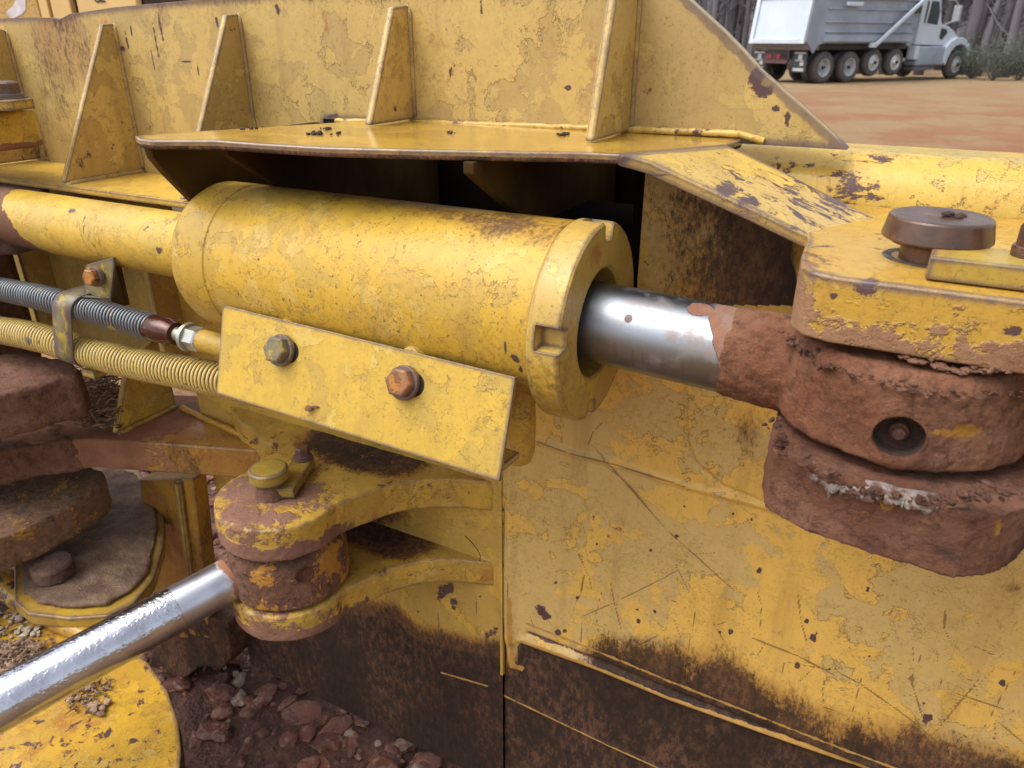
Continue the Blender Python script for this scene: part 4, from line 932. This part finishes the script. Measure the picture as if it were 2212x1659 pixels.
loop.append(l_c + cd_ * r2 - fdir * .025)
v = []; f = []; hw = .0185
for p in loop: v += [p - wdir * hw, p + wdir * hw]
for i in range(len(loop) - 1): f.append((2 * i, 2 * i + 1, 2 * i + 3, 2 * i + 2))
o = obj('strap', v, f, m_strap, clampt, True, 60); md = o.modifiers.new('thick', 'SOLIDIFY'); md.thickness = .0024; md.offset = 0; o.modifiers.new('bevel', 'BEVEL').width = .0005
sb = loop[0]
tb1 = [on(1, .535, x, y) for x, y in ((184, 640), (180, 590), (186, 572), (244, 556), (246, 572), (238, 648))]
MB().prism(tb1, (.0, .003, 0)).build('mounting_tab', m_strap, clampt, bevel=.0008)
web = [tb1[0], tb1[5], loop[1] + wdir * hw, loop[1] - wdir * hw]
MB().prism([tb1[0] + Vector((0, 0, .002)), tb1[5] + Vector((0, 0, .002)), loop[2] + wdir * hw * 1.2, loop[2] - wdir * hw], (0, .003, -.0015)).build('strap_shoulder', m_strap, clampt)
hexbolt(clampt, on(1, .529, 206, 598), (.1, -1, .15), .0185, .011, m_br, .0125, .002)
MB().box(on(1, HY, 205, 803), (.026, .02, .010)).build('lower_tab', m_keep, clampt, bevel=.001)
# bracket welded to tube
b0 = on(1, .56, 232, 560); MB().box((b0.x + .006, .560, b0.z - .02), (.026, .008, .075)).build('tube_bracket', m_cavshade, cyl, bevel=.001)

# ================================================================ LEFT HINGE GROUP
m_lear2 = paint('left_ear_paint', (.58, .37, .07), (.48, .32, .08), chips=.28, rust=.3, olive=.8, edge=1.0, er=.004, seed=34, mud=[('p', (0, 0, 1.125), (0, 0, -1), .012)], bumpd=.0025, mudw=.4)
lx = on(1, .62, 72, 300).x
o = MB().prism([Vector((x, y, 1.166)) for x, y in [(lx - .30, .64), (lx - .012, .64), (lx, .625), (lx, .56), (lx - .010, .545), (lx - .3, .545)]], (0, 0, -.050)).build('hinge_ear', m_lear2, blade, bevel=.004)
lumpy(o, .003, ((.03, .003),), 1)
lp = thing('hinge_pin', 'dark-topped hex pin head on the left hinge ear at the photo edge', 'pin', (lx - .06, .62, 1.166))
px_ = on(1, .59, 12, 215)
MB().lathe(Vector((px_.x - .005, .59, 1.168)), (0, 0, 1), [(0, .034), (.012, .034), (.013, .030)], 6).build('washer_block', m_lear2, lp, bevel=.001)
hexbolt(lp, (px_.x - .008, .59, 1.1835), (0, 0, 1), .040, .018, paint('dark_bolt', (.12, .07, .05), (.08, .05, .045), chips=.5, rust=.4, edge=.6, seed=35), .030, .003)
# lower-left push frame: muddy ears, rounded plates, pin
frame = thing('push_frame', 'mud-caked push frame joints stacked at the left below the hoses', 'push frame', (-1.2, .5, .4))
m_fmud = mudmat('frame_mud', (.175, .080, .050), (.25, .125, .082), yel=.10, iron=.2, bd=.005)
e1 = pts_on(2, .83, [(0, 905 - 55), (90, 812), (140, 795), (172, 812), (178, 850), (150, 872), (-200, 1000)]) 
ear1 = [on(2, .83, x, y) for x, y in ((-260, 905), (-20, 858), (60, 836), (120, 822), (165, 812), (174, 796), (150, 776), (60, 760), (-260, 780))]
lumpy(MB().prism(ear1, (0, 0, -.062)).build('upper_ear', m_fmud, frame), .004, ((.05, .010), (.012, .004)), 2)
mid = [on(2, .70, x, y) for x, y in ((-260, 1010), (-40, 985), (70, 962), (170, 950), (200, 915), (190, 870), (60, 850), (-260, 860))]
lumpy(MB().prism(mid, (0, 0, -.055)).build('middle_ear', m_fmud, frame), .004, ((.05, .012), (.012, .004)), 2)
pbx = on(1, .62, 22, 640).x; MB().box((pbx - .06, .60, .90), (.12, .10, .30)).build('pin_barrel', m_fmud, frame, bevel=.02, seg=4)
m_f3 = mudmat('frame_yellow_mud', (.20, .11, .06), (.27, .155, .09), yel=.42, iron=.2, bd=.004)
low3 = [on(2, .60, x, y) for x, y in ((-260, 1240), (-60, 1190), (60, 1140), (150, 1095), (215, 1052), (228, 1035), (222, 1015), (150, 1000), (-260, 1010))]
lumpy(MB().prism(low3, (0, 0, -.055)).build('lower_ear', m_f3, frame), .004, ((.05, .006), (.012, .003)), 2)
b_ = on(2, .57, 142, 1108); MB().lathe(Vector((b_.x, b_.y - .01, b_.z)), (.3, -1, .2), [(-.02, .016), (.008, .015), (.012, .010), (.013, 0)], 24, cap=False).build('knob', m_f3, frame, True)
# round socket plate with packed sand
m_sock = paint('socket_plate_paint', (.52, .33, .06), (.42, .26, .06), chips=.45, rust=.5, olive=.3, edge=.8, er=.006, seed=36)
ZP = .50
disc = [on(2, ZP, x, y) for x, y in ((30, 1190), (30, 1300), (60, 1325), (150, 1336), (230, 1330), (290, 1300), (330, 1250), (352, 1180), (355, 1130), (340, 1070), (300, 1015), (240, 985), (100, 985))]
MB().prism(disc, (0, 0, -.022)).build('socket_plate', m_sock, frame, bevel=.003)
cen = Vector((0, 0, 0))
for p in disc: cen += p / len(disc)
s = NT('packed_sand'); c = s.mix(s.ss(s.noise(25, 5, .65), .35, .65), (.24, .155, .098), (.135, .08, .052)); c = s.mix(s.ss(s.noise(300, 3, .6), .6, .7, 0.0, .5), c, (.5, .4, .3)); s.bump(s.math('ADD', s.noise(60, 6, .7), s.math('MULTIPLY', s.noise(400, 4, .7), .4)), 1, .006); s.out(c, .9); m_sand = s.m
sv = [cen + (p - cen) * .90 + Vector((0, 0, .001)) for p in disc]
o = MB().prism(sv, (0, 0, .008)).build('packed_sand', m_sand, None); lumpy(o, .004, ((.05, .012), (.012, .005)), 3)
tag(kind(o, 'stuff'), 'grey-brown sand packed on the round socket plate at lower left', 'sand')
q_ = on(2, ZP + .035, 110, 1215)
MB().lathe(Vector((q_.x, q_.y, ZP + .0)), (0, 0, 1), [(0, .022), (.012, .022), (.014, .0285), (.032, .0290), (.036, .026), (.0365, 0)], 40, cap=False).build('pin_head', mudmat('pin_head_mud', (.10, .055, .04), (.2, .12, .09), yel=.25), frame, True, sharp=30)
# big yellow trunnion plate bottom left
m_yp = paint('trunnion_paint', (.58, .345, .05), (.50, .29, .05), psc=1.6, grime_shade=[('and', [('p', (0, 0, .4575), (0, 0, -1), .0008)], [('c', .95)])], chips=.95, rust=.6, olive=.25, edge=.7, er=.005, seed=37, chipscale=48, rough=.35, coat=.3, bumpd=.0025)
ZY = .46
yp = [on(2, ZY, x, y) for x, y in ((-300, 1350), (-100, 1290), (60, 1292), (180, 1335), (260, 1385), (320, 1430), (362, 1490), (385, 1560), (391, 1620), (385, 1700), (350, 1850), (-300, 1900))]
MB().prism(yp, (0, 0, -.03)).build('trunnion_plate', m_yp, frame, bevel=.003)
tr = [on(2, ZY + .012, x, y) for x, y in ((-120, 1165), (0, 1255), (60, 1300), (130, 1345), (200, 1378), (250, 1410))]
MB().tube(tr, [.028, .024, .020, .015, .010, .004], 20).build('frame_rim', m_yp, frame, True)

# debris: wood chips in the frame, grit on the trunnion
s = NT('wood_chips'); isl = s.n('ShaderNodeNewGeometry').outputs['Random Per Island']; c = s.mix(isl, (.09, .05, .035), (.34, .22, .14)); c = s.mix(s.ss(s.noise(80, 4, .6), .5, .7), c, (.12, .06, .04)); s.bump(s.noise(200, 4, .6), .6, .002); s.out(c, .85); m_chip = s.m
def chips(name, zp, pxs, n, l0, l1, label, hz=.012, rocks=20):
    mb = MB()
    for i in range(n):
        x, y = random.uniform(pxs[0], pxs[1]), random.uniform(pxs[2], pxs[3]); p = on(2, zp, x, y) + Vector((0, 0, random.uniform(0, hz)))
        a = random.uniform(0, 6.28); l = random.uniform(l0, l1); d = Vector((math.cos(a), math.sin(a), random.uniform(-.35, .35))) * l
        bend = Vector((random.gauss(0, .2), random.gauss(0, .2), random.gauss(0, .2))) * l
        mb.tube([p - d / 2, p + bend, p + d / 2], [random.uniform(.0004, .0012), random.uniform(.001, .0022), .0005], 5)
    for i in range(rocks):
        p = on(2, zp, random.uniform(pxs[0], pxs[1]), random.uniform(pxs[2], pxs[3])); rock(mb, p + Vector((0, 0, .002)), random.uniform(.002, .006), i)
    return tag(kind(mb.build(name, m_chip, None), 'stuff'), label, 'debris')
chips('wood_debris', .705, (165, 268), 0, 1, 1, 1, 'x') if False else None
chips('wood_debris', .708, (170, 270), 1, 0, 0, 0, 'x', 0, 0) if False else None
def inband(zp, poly, n): pass
chips('wood_debris', .712, (172, 262, 815, 925), 340, .008, .034, 'tangle of dry wood chips lodged beside the yellow gusset', .03, 40)
chips('wood_debris', ZY + .004, (-60, 95, 1390, 1470), 260, .004, .016, 'wood bits and grit scattered on the yellow trunnion plate', .008, 120)
chips('wood_debris', ZY + .003, (140, 240, 1470, 1545), 60, .004, .016, 'few twigs and grit beneath the wet chrome rod', .003, 30)
gm_ = MB()
for i in range(260):
    p = on(2, ZY, random.uniform(-60, 85), random.uniform(1325, 1440)); rock(gm_, p + Vector((0, 0, .003)), random.uniform(.0015, .005), i)
s = NT('grit'); isl = s.n('ShaderNodeNewGeometry').outputs['Random Per Island']; s.out(s.mix(isl, (.14, .09, .06), (.45, .38, .28)), .85)
tag(kind(gm_.build('grit_pile', s.m, None), 'stuff'), 'pile of pale grit on the yellow trunnion plate corner', 'grit')
# crumbs on shelf
for i, (x, y, n_) in enumerate(((680, 290, 9), (545, 279, 5), (1220, 292, 7), (700, 279, 5), (735, 291, 4), (985, 288, 3), (420, 400, 0))):
    if not n_: continue
    mb = MB()
    for k in range(n_): rock(mb, on(2, ZS, x + random.gauss(0, 9), y + random.gauss(0, 1.5)) + Vector((0, 0, .001)), random.uniform(.001, .003), k + i * 9)
    nm = ['largest dark dirt crumbs on the yellow shelf near its left end', 'tiny dirt crumbs close to the left tip of the shelf', 'dark dirt crumbs on the shelf in front of the fourth rib', 'dirt crumbs near the weld by the second rib', 'scattered dirt specks near the shelf front edge', 'faint dirt specks at the middle of the shelf'][i]
    tag(mb.build('dirt_clod', plain('shelf_dirt', (.045, .028, .02), .9, 0, None, 90), None), nm, 'dirt clod', 'dirt crumbs on the shelf')
# thin wire twig on the lower clevis lug
tw = [on(1, .69, 713 + x * .3472, 1082.8 + y * .3472) for x, y in ((840, 215), (880, 255), (915, 300), (935, 340), (932, 375))]
tag(MB().tube(tw, .0007, 5).build('twig', plain('twig', (.06, .05, .03), .8), None, True), 'thin dark twig standing at the end of the lower clevis lug', 'twig')

# ================================================================ BACKGROUND: yellow machine behind the blade
mach = thing('yellow_machine', 'yellow parked machine hood with grille showing over the blade top left', 'machine', (-3.6, 3.0, 0))
m_hood = plain('hood_yellow', (.60, .40, .15), .4, 0, (.55, .36, .13), 3, .001, .1)
YM = 3.2
def mx(x): return on(1, YM, x, 15).x
def panel(x0, x1, name, mat, y=YM, z0=.55, z1=1.95, d=.04):
    return MB().box(((mx(x0) + mx(x1)) / 2, y + d / 2, (z0 + z1) / 2), (mx(x1) - mx(x0), d, z1 - z0)).build(name, mat, mach, bevel=.008)
panel(84, 103, 'post', m_hood); panel(110, 152, 'door_panel', m_hood); panel(167, 296, 'side_panel', m_hood)
m_gap = plain('gap_dark', (.07, .045, .03), .7)
panel(-300, 300, 'frame', m_gap, YM + .05, .3, 1.9, .6)
s = NT('perforated_grille'); vor = s.n('ShaderNodeTexVoronoi'); vor.inputs['Scale'].default_value = 75; s.put(vor.inputs['Vector'], s.pos)
s.out(s.mix(s.ss(vor.outputs['Distance'], .22, .34), (.05, .03, .01), (.42, .25, .06)), .5); panel(-300, 82, 'grille', s.m)
pw = plain('reflection_patch', (.62, .60, .66), .5, 0, (.42, .36, .34), 14); xs_ = [(12, 26), (28, 13), (40, -12), (92 * .6, -12), (55, 22), (48, 30), (32, 38), (26, 42)]  # whitish reflection on the grille, laid on as a flat coloured patch
MB().prism([on(1, YM - .003, x, y) for x, y in xs_], (0, .003, 0)).build('reflection_patch', pw, mach)
tc = bpy.data.curves.new('lettering', 'FONT'); tc.body = "CE"; tc.size = .085; tc.extrude = .001; tc.offset = .002
to = bpy.data.objects.new('lettering_tmp', tc); col.objects.link(to)
bpy.context.view_layer.update(); me_ = bpy.data.meshes.new_from_object(to.evaluated_get(bpy.context.evaluated_depsgraph_get()))
bpy.data.objects.remove(to)
lo_ = bpy.data.objects.new('lettering', me_); col.objects.link(lo_); lo_.parent = mach
bl_ = on(1, YM - .003, 203, 5); lo_.location = bl_ - Vector(mach.location); lo_.rotation_euler = (R(90), 0, 0); me_.materials.append(plain('decal_black', (.03, .03, .03), .5))

# ================================================================ DUMP TRUCK
A_ = CAM + ray(1774.5, 143) / FP * 26.4; B2 = CAM + ray(2058, 142) / FP * 29.8
uu = (B2 - A_); uu.z = 0; WB = uu.length; uu.normalize(); nn = Vector((-uu.y, uu.x, 0)); GZ = -.195
truck = thing('dump_truck', 'white multi-axle dump truck parked at the edge of the woods', 'truck', (A_.x, A_.y, GZ))
TM = Matrix((uu, nn, UP)).transposed()
def W_(p): return Vector((A_.x, A_.y, GZ)) + TM @ Vector(p)
class TB(MB):
    def build(s, name, mat, parent=truck, **k):
        s.v = [W_(p) for p in s.v]; return MB.build(s, name, mat, parent, **k)
def tgz(name, cc, r=.3, c2_=None): return plain(name, cc, r, 0, c2_ or tuple(a * .88 for a in cc), .8, .002, .05)
m_wh = tgz('truck_white', (.50, .57, .65), .4); m_bed = tgz('bed_white', (.31, .37, .46), .45, (.21, .245, .31)); m_blk = plain('chassis_black', (.02, .02, .024), .7, 0, (.04, .035, .035), 3)
m_tyre = plain('tyre', (.055, .055, .06), .85, 0, (.10, .09, .085), 5); m_alu = metal('alloy', (.62, .64, .68), .45, .6, (.40, .42, .45), .002, 20)
m_glass = plain('truck_glass', (.03, .045, .05), .12)
bed = TB(); y0, y1 = -.22, 2.32
side = [(-1.22, 1.36), (-1.12, 1.30), (-.78, .98), (-.60, 1.26), (-.3, 1.32), (4.3, 1.32), (4.3, 2.95), (-1.02, 2.95)]
for yy in (y0, y1 - .06): bed.prism([Vector((x, yy, z)) for x, z in side], (0, .06, 0))
bed.box((1.6, (y0 + y1) / 2, 1.36), (5.5, y1 - y0 - .14, .08)); bed.box((4.27, (y0 + y1) / 2, 2.1), (.06, y1 - y0 - .14, 1.6))
bo = bed.build('dump_bed', m_bed, bevel=.015)
for z_, h_, d_2 in ((2.80, .16, .11), (2.40, .05, .05), (1.99, .05, .06), (1.68, .05, .06), (1.46, .20, .10)):
    TB().box((1.95, y0 - d_2 / 2, z_), (4.7, d_2, h_)).build('side_rail', m_bed, bo, bevel=.02)
tgp = TB(); lean = lambda z: -1.22 + (z - 1.36) / (2.95 - 1.36) * .20
tgp.prism([Vector((lean(1.30) - .07, y0 + .02, 1.30)), Vector((lean(2.95) - .07, y0 + .02, 2.95)), Vector((lean(2.95) - .07, y1 - .02, 2.95)), Vector((lean(1.30) - .07, y1 - .02, 1.30))], (.07, 0, 0))
tg_ = tgp.build('tailgate', m_wh, bevel=.01)
for yy in (y0 + .09, y1 - .09):
    TB().prism([Vector((lean(1.30) - .14, yy - .09, 1.30)), Vector((lean(1.30) - .14, yy + .09, 1.30)), Vector((lean(2.9) - .14, yy + .09, 2.9)), Vector((lean(2.9) - .14, yy - .09, 2.9))], (.07, 0, 0)).build('tailgate_post', m_wh, tg_, bevel=.02)
for zz in (1.38, 2.84): TB().box((lean(zz) - .11, (y0 + y1) / 2, zz), (.07, y1 - y0 - .34, .16)).build('tailgate_rail', m_wh, tg_, bevel=.02)
TB().prism([Vector((-1.22, y0 + .03, 1.29)), Vector((-1.1, y0 + .03, 1.10)), Vector((-.5, y0 + .03, 1.10)), Vector((-.5, y0 + .03, 1.29))], (0, y1 - y0 - .06, 0)).build('bed_sill', plain('sill', (.18, .16, .15), .7), bevel=.01)
ch = TB(); ch.box((2.9, 1.05, .95), (8.0, 1.0, .34)); ch.box((1.7, 1.05, 1.2), (5.6, 2.1, .18)); ch.build('chassis', m_blk)
TB().box((-1.05, 1.15, .82), (.10, 1.1, .34)).build('rear_bumper', plain('bumper', (.10, .05, .055), .6), bevel=.01)
for yy in (1.02, 1.42): TB().box((-1.115, yy, .88), (.03, .16, .16)).build('tail_light', plain('lamp_red', (.24, .025, .035), .4), bevel=.01)
for yy in (.18, 2.08):
    fp_ = TB().box((-.95, yy, .72), (.03, .62, .68)).build('mud_flap', plain('flap', (.045, .047, .055), .7))
    g = TB(); 
    g.box((-.968, yy, 1.01), (.004, .5, .05)); g.box((-.968, yy - .02, .88), (.004, .17, .17)); g.box((-.968, yy, .765), (.004, .38, .03)); g.box((-.968, yy - .12, .66), (.004, .16, .12)); g.box((-.968, yy, .47), (.004, .46, .10))
    g.build('flap_marks', plain('flap_print', (.45, .46, .47), .6), fp_)
def wheel(x, r, z, yo, deep=False, wmat=m_alu, nm='wheel'):
    def L_(prof, y=yo): m = TB(); m.lathe((x, y, z), (0, 1, 0), prof, 36, cap=False); return m
    ro_ = .58 * r
    w_ = L_([(.02, ro_), (.0, r * .78), (.03, r * .96), (.07, r), (.25, r), (.30, r * .9), (.32, ro_)]).build('tyre', m_tyre, smooth=True, sharp=50)
    if deep: rim_ = L_([(.015, ro_), (.02, ro_ * .93), (.17, ro_ * .80), (.18, ro_ * .35), (.10, ro_ * .32), (.09, .0)])
    else: rim_ = L_([(.015, ro_), (.02, ro_ * .92), (.06, ro_ * .85), (.03, ro_ * .45), (-.03, ro_ * .32), (-.04, 0)])
    ri_ = rim_.build('rim', wmat, w_, smooth=True, sharp=30)
    L_([(-.035 if not deep else .08, ro_ * .22), (-.09 if not deep else .02, ro_ * .18), (-.09 if not deep else .02, 0)]).build('hub', m_blk, ri_, smooth=True, sharp=30)
w_rim = tgz('white_rim', (.42, .44, .46), .4)
for x, r, z, dp, mt in ((0, .525, .525, True, w_rim), (1.35, .525, .525, True, w_rim), (2.62, .47, .66, False, m_alu), (3.86, .47, .66, False, m_alu), (WB, .525, .525, False, w_rim)):
    wheel(x, r, z, -.14, dp, mt); wheel(x, r, z, 2.0, False, m_blk)
    if x < 2: wheel(x, r, z, .20, False, m_blk)
cab = TB(); cy0 = .02
cab.prism([Vector((x, cy0, z)) for x, z in ((5.05, 1.25), (5.05, 2.9), (6.05, 2.9), (6.35, 2.1), (6.45, 1.98), (6.9, 1.90), (7.35, 1.72), (7.6, 1.5), (7.6, 1.2), (6.9, 1.2))], (0, 2.05, 0))
cabo = cab.build('cab', m_wh, bevel=.05, seg=3)
fd = TB(); fpts = [(6.75, .62), (6.75, 1.15), (6.95, 1.35), (7.3, 1.5), (7.75, 1.5), (8.1, 1.38), (8.32, 1.15), (8.36, .85), (8.28, .8), (8.18, 1.0), (7.95, 1.2), (7.65, 1.27), (7.35, 1.2), (7.13, 1.02), (7.0, .75), (6.95, .5)]
fd.prism([Vector((x, -.16, z)) for x, z in fpts], (0, .5, 0)); fd.build('fender', m_wh, bevel=.03)
TB().prism([Vector((x, .3, z)) for x, z in ((6.9, 1.1), (7.3, 1.8), (8.1, 1.55), (8.35, 1.2), (8.35, .6), (6.9, .6))], (0, 1.5, 0)).build('hood', m_wh, bevel=.06, seg=3)
win = TB(); win.prism([Vector((x, cy0 - .012, z)) for x, z in ((5.28, 2.02), (5.28, 2.75), (5.95, 2.75), (6.12, 2.4), (6.12, 1.95))], (0, .01, 0)); win.build('side_window', m_glass, cabo)
TB().prism([Vector((x, cy0 - .012, z)) for x, z in ((6.42, 1.5), (6.42, 1.84), (6.75, 1.80), (6.86, 1.68), (6.6, 1.42))], (0, .01, 0)).build('lower_window', m_glass, cabo)
TB().tube([(5.3, -.06, 2.0), (5.26, -.12, 2.9)], .03, 8).build('grab_rail', m_alu, cabo)
mr_ = TB(); mr_.tube([(6.0, .0, 2.85), (6.5, -.25, 2.8), (6.7, -.32, 2.6)], .025, 6); mr_.box((6.72, -.3, 2.35), (.12, .26, .55)); mr_.tube([(6.7, -.3, 2.1), (6.45, -.05, 1.95)], .025, 6); mr_.build('mirror', plain('mirror_grey', (.35, .37, .4), .4), cabo)
TB().box((4.60, .35, 1.75), (.42, .6, 1.1)).build('headboard_box', m_bed, bevel=.02)
TB().box((4.62, -.05, 2.65), (.30, .2, .65)).build('opening', m_glass, bevel=.02)
TB().box((4.98, .25, 2.1), (.14, .14, 1.9)).build('exhaust_stack', m_alu)
TB().box((4.6, 1.0, 2.4), (.5, 2.0, 1.1)).build('sleeper_wall', m_bed)
TB().box((5.95, .12, .86), (1.75, .5, .68)).build('fuel_tank', m_bed, bevel=.06, seg=3)
TB().box((4.98, .0, .98), (.24, .35, .48)).build('tool_box', m_wh, bevel=.02)
TB().box((5.6, .1, .42), (1.1, .4, .12)).build('cross_member', plain('under_grey', (.12, .12, .13), .6))
arm = TB(); a_, b_2 = Vector((2.18, -.42, 1.26)), Vector((4.65, -.42, 2.92)); dr = (b_2 - a_)
arm.box((a_ + b_2) / 2, (dr.length, .08, .13), Matrix.Rotation(-math.atan2(dr.z, dr.x), 3, 'Y')); arm.box((2.12, -.34, 1.25), (.22, .2, .16)); arm.build('tarp_arm', m_wh, bevel=.02)
TB().box((.75, -.36, 2.55), (.75, .12, .12)).build('ladder_step', m_wh, bevel=.02)

# ================================================================ WOODS
m_bark = NT('grey_bark'); s = m_bark; c = s.mix(s.ss(s.noise(6, 5, .65, s.vmul(s.pos, (1, 1, .12))), .35, .65), (.105, .097, .108), (.128, .118, .132)); s.bump(s.noise(18, 5, .6, s.vmul(s.pos, (1, 1, .2))), .6, .03); s.out(c, .9); m_bark = s.m
def tree(mb_t, mb_c, x, y, z, h, r, seed):
    rnd = random.Random(seed); lean_ = (rnd.gauss(0, .03), rnd.gauss(0, .03)); P_ = []
    for i in range(9):
        t = i / 8; P_.append(Vector((x + lean_[0] * h * t + .12 * mnoise.noise((seed, t * 3, 0)), y + lean_[1] * h * t, z + h * t - .1)))
    mb_t.tube(P_, [r * (1.25 if i == 0 else 1 - .8 * i / 8) for i in range(9)], 8)
    for k in range(rnd.randint(9, 14)):
        t = rnd.uniform(.12, .97); i = min(7, int(t * 8)); p = P_[i].lerp(P_[i + 1], t * 8 - i); a = rnd.uniform(0, 6.28); l = h * (1 - t * .7) * rnd.uniform(.10, .28)
        d = Vector((math.cos(a), math.sin(a), rnd.uniform(.2, 1.2))).normalized(); q1 = p + d * l * .5; q2 = p + d * l + Vector((0, 0, l * .15))
        rb2 = r * (1 - t * .7) * .35; mb_c.tube([p, q1, q2], [rb2, rb2 * .6, rb2 * .2], 4)
        for m in range(4):
            s0 = p.lerp(q2, rnd.uniform(.3, 1)); dd = (d + Vector((rnd.gauss(0, .6), rnd.gauss(0, .6), rnd.gauss(.2, .4)))).normalized() * l * .4; mb_c.tube([s0, s0 + dd], [rb2 * .3, rb2 * .08], 3)
def wood_pt(px, dist): 
    d = ray(px, 150); d = Vector((d.x, d.y, 0)).normalized(); return d * dist
protos = []
for k in range(5):
    t = bpy.data.objects.new('bare_tree', None); mt_, mc_ = MB(), MB(); tree(mt_, mc_, 0, 0, 0, 11 + k, .15 + .035 * k, k * 13 + 1)
    protos.append((mt_, mc_))
meshes = []
for mt_, mc_ in protos:
    pr = []
    for mb_, nm in ((mt_, 'trunk'), (mc_, 'crown')):
        me = bpy.data.meshes.new(nm); me.from_pydata([tuple(v_) for v_ in mb_.v], [], mb_.f); me.polygons.foreach_set('use_smooth', [True] * len(me.polygons)); me.materials.append(m_bark); pr.append(me)
    meshes.append(pr)
for o_ in [o for o in bpy.data.objects if o.name.startswith('bare_tree')]: bpy.data.objects.remove(o_)
tree_spots = []
for i in range(34):
    px = 1480 + (2330 - 1480) * (i + random.uniform(.1, .9)) / 34; tree_spots.append((px, random.uniform(39, 47) if px > 1700 else random.uniform(43, 52)))
for i, (px, dd) in enumerate(sorted(tree_spots)):
    p = wood_pt(px, dd); t = bpy.data.objects.new('bare_tree', None); col.objects.link(t); t.location = (p.x, p.y, -.25); t.rotation_euler = (0, 0, random.uniform(0, 6.28)); sc_ = random.uniform(.8, 1.25); t.scale = (sc_,) * 3
    where = 'left of the white dump truck' if px < 1650 else ('behind the white dump truck' if px < 2075 else 'right of the white dump truck')
    tag(t, f'grey bare-trunked tree in the woods {where}', 'tree', f'bare trees {where}')
    for me in meshes[i % 5]:
        o = bpy.data.objects.new(me.name, me); col.objects.link(o); o.parent = t
fw2 = MB()
for i in range(1500):
    px = random.uniform(-900, 2900); dd = random.uniform(48, 80); p = wood_pt(px, dd); r = random.uniform(.05, .2); h = random.uniform(7, 15)
    ln_ = random.gauss(0, .5); fw2.tube([p + Vector((0, 0, -.3)), p + Vector((ln_ * .5, 0, h * .5)), p + Vector((ln_, 0, h))], [r, r * .8, r * .3], 5, False)
    for k in range(4):
        z_ = random.uniform(.3, h * .8); a = random.uniform(0, 6.28); l = random.uniform(.6, 2.2); fw2.tube([p + Vector((0, 0, z_)), p + Vector((math.cos(a) * l, math.sin(a) * l, z_ + l * random.uniform(.2, 1)))], [r * .3, r * .08], 3, False)
kind(fw2.build('far_woods', m_bark, None, True, sharp=None), 'stuff')
# wooded hillside closing the view
hv = []; hf = []; na = 80
for j, (dd, z_) in enumerate(((50, -.2), (58, 1.2), (70, 5), (95, 13), (130, 18))):
    for k in range(na): 
        p = wood_pt(-1400 + 4600 * k / (na - 1), dd); hv.append((p.x, p.y, z_ + (1.2 * mnoise.noise((p.x * .12, p.y * .12, 1)) if j else 0)))
for j in range(4):
    for k in range(na - 1): a = j * na + k; hf.append((a, a + 1, a + 1 + na, a + na))
s = NT('wood_floor'); c = s.mix(s.ss(s.noise(1.2, 6, .7, s.vmul(s.pos, (1, 1, .3))), .35, .65), (.085, .075, .085), (.17, .155, .16)); s.bump(s.noise(3, 6, .7), 1, .3); s.out(c, .95)
kind(obj('hillside', hv, hf, s.m, None, True, None), 'structure')
# green undergrowth right of the truck
m_leaf = plain('undergrowth_leaf', (.045, .065, .035), .7, 0, (.065, .075, .05), 2)
bushes = ((2150, 36, 1.5, 1.5), (2105, 37.5, 1.3, 1.1), (2205, 37, 1.2, 1.3))
for i, (px, dd, rr_, hh) in enumerate(bushes):
    c0 = wood_pt(px, dd); mb = MB(); st = MB(); rnd = random.Random(i)
    for k in range(26):
        a = rnd.uniform(0, 6.28); tip = Vector((math.cos(a), math.sin(a), 0)) * rr_ * rnd.uniform(.2, 1) + Vector((0, 0, hh * rnd.uniform(.5, 1.1)))
        st.tube([c0 + Vector((0, 0, -.25)), c0 + tip * .5 + Vector((0, 0, -.2)), c0 + tip + Vector((0, 0, -.2))], [.015, .01, .004], 4)
        for m in range(44):
            p = c0 + Vector((0, 0, -.2)) + tip * rnd.uniform(.3, 1.05) + Vector((rnd.gauss(0, .14), rnd.gauss(0, .14), rnd.gauss(0, .12))); d1 = Vector((rnd.gauss(0, 1), rnd.gauss(0, 1), rnd.gauss(0, 1))).normalized() * .05; d2 = d1.orthogonal().normalized() * .022
            mb.add([p - d1, p + d2, p + d1, p - d2], [(0, 1, 2, 3)])
    t = thing('bush', ['tallest leafy green bush right of the white dump truck', 'low green bush nearest the truck front wheel', 'green bush at the right edge of the photo'][i], 'bush', tuple(c0 + Vector((0, 0, -.2))), 'bushes at the edge of the woods')
    mb.build('foliage', m_leaf, t); st.build('stem', m_bark, t)
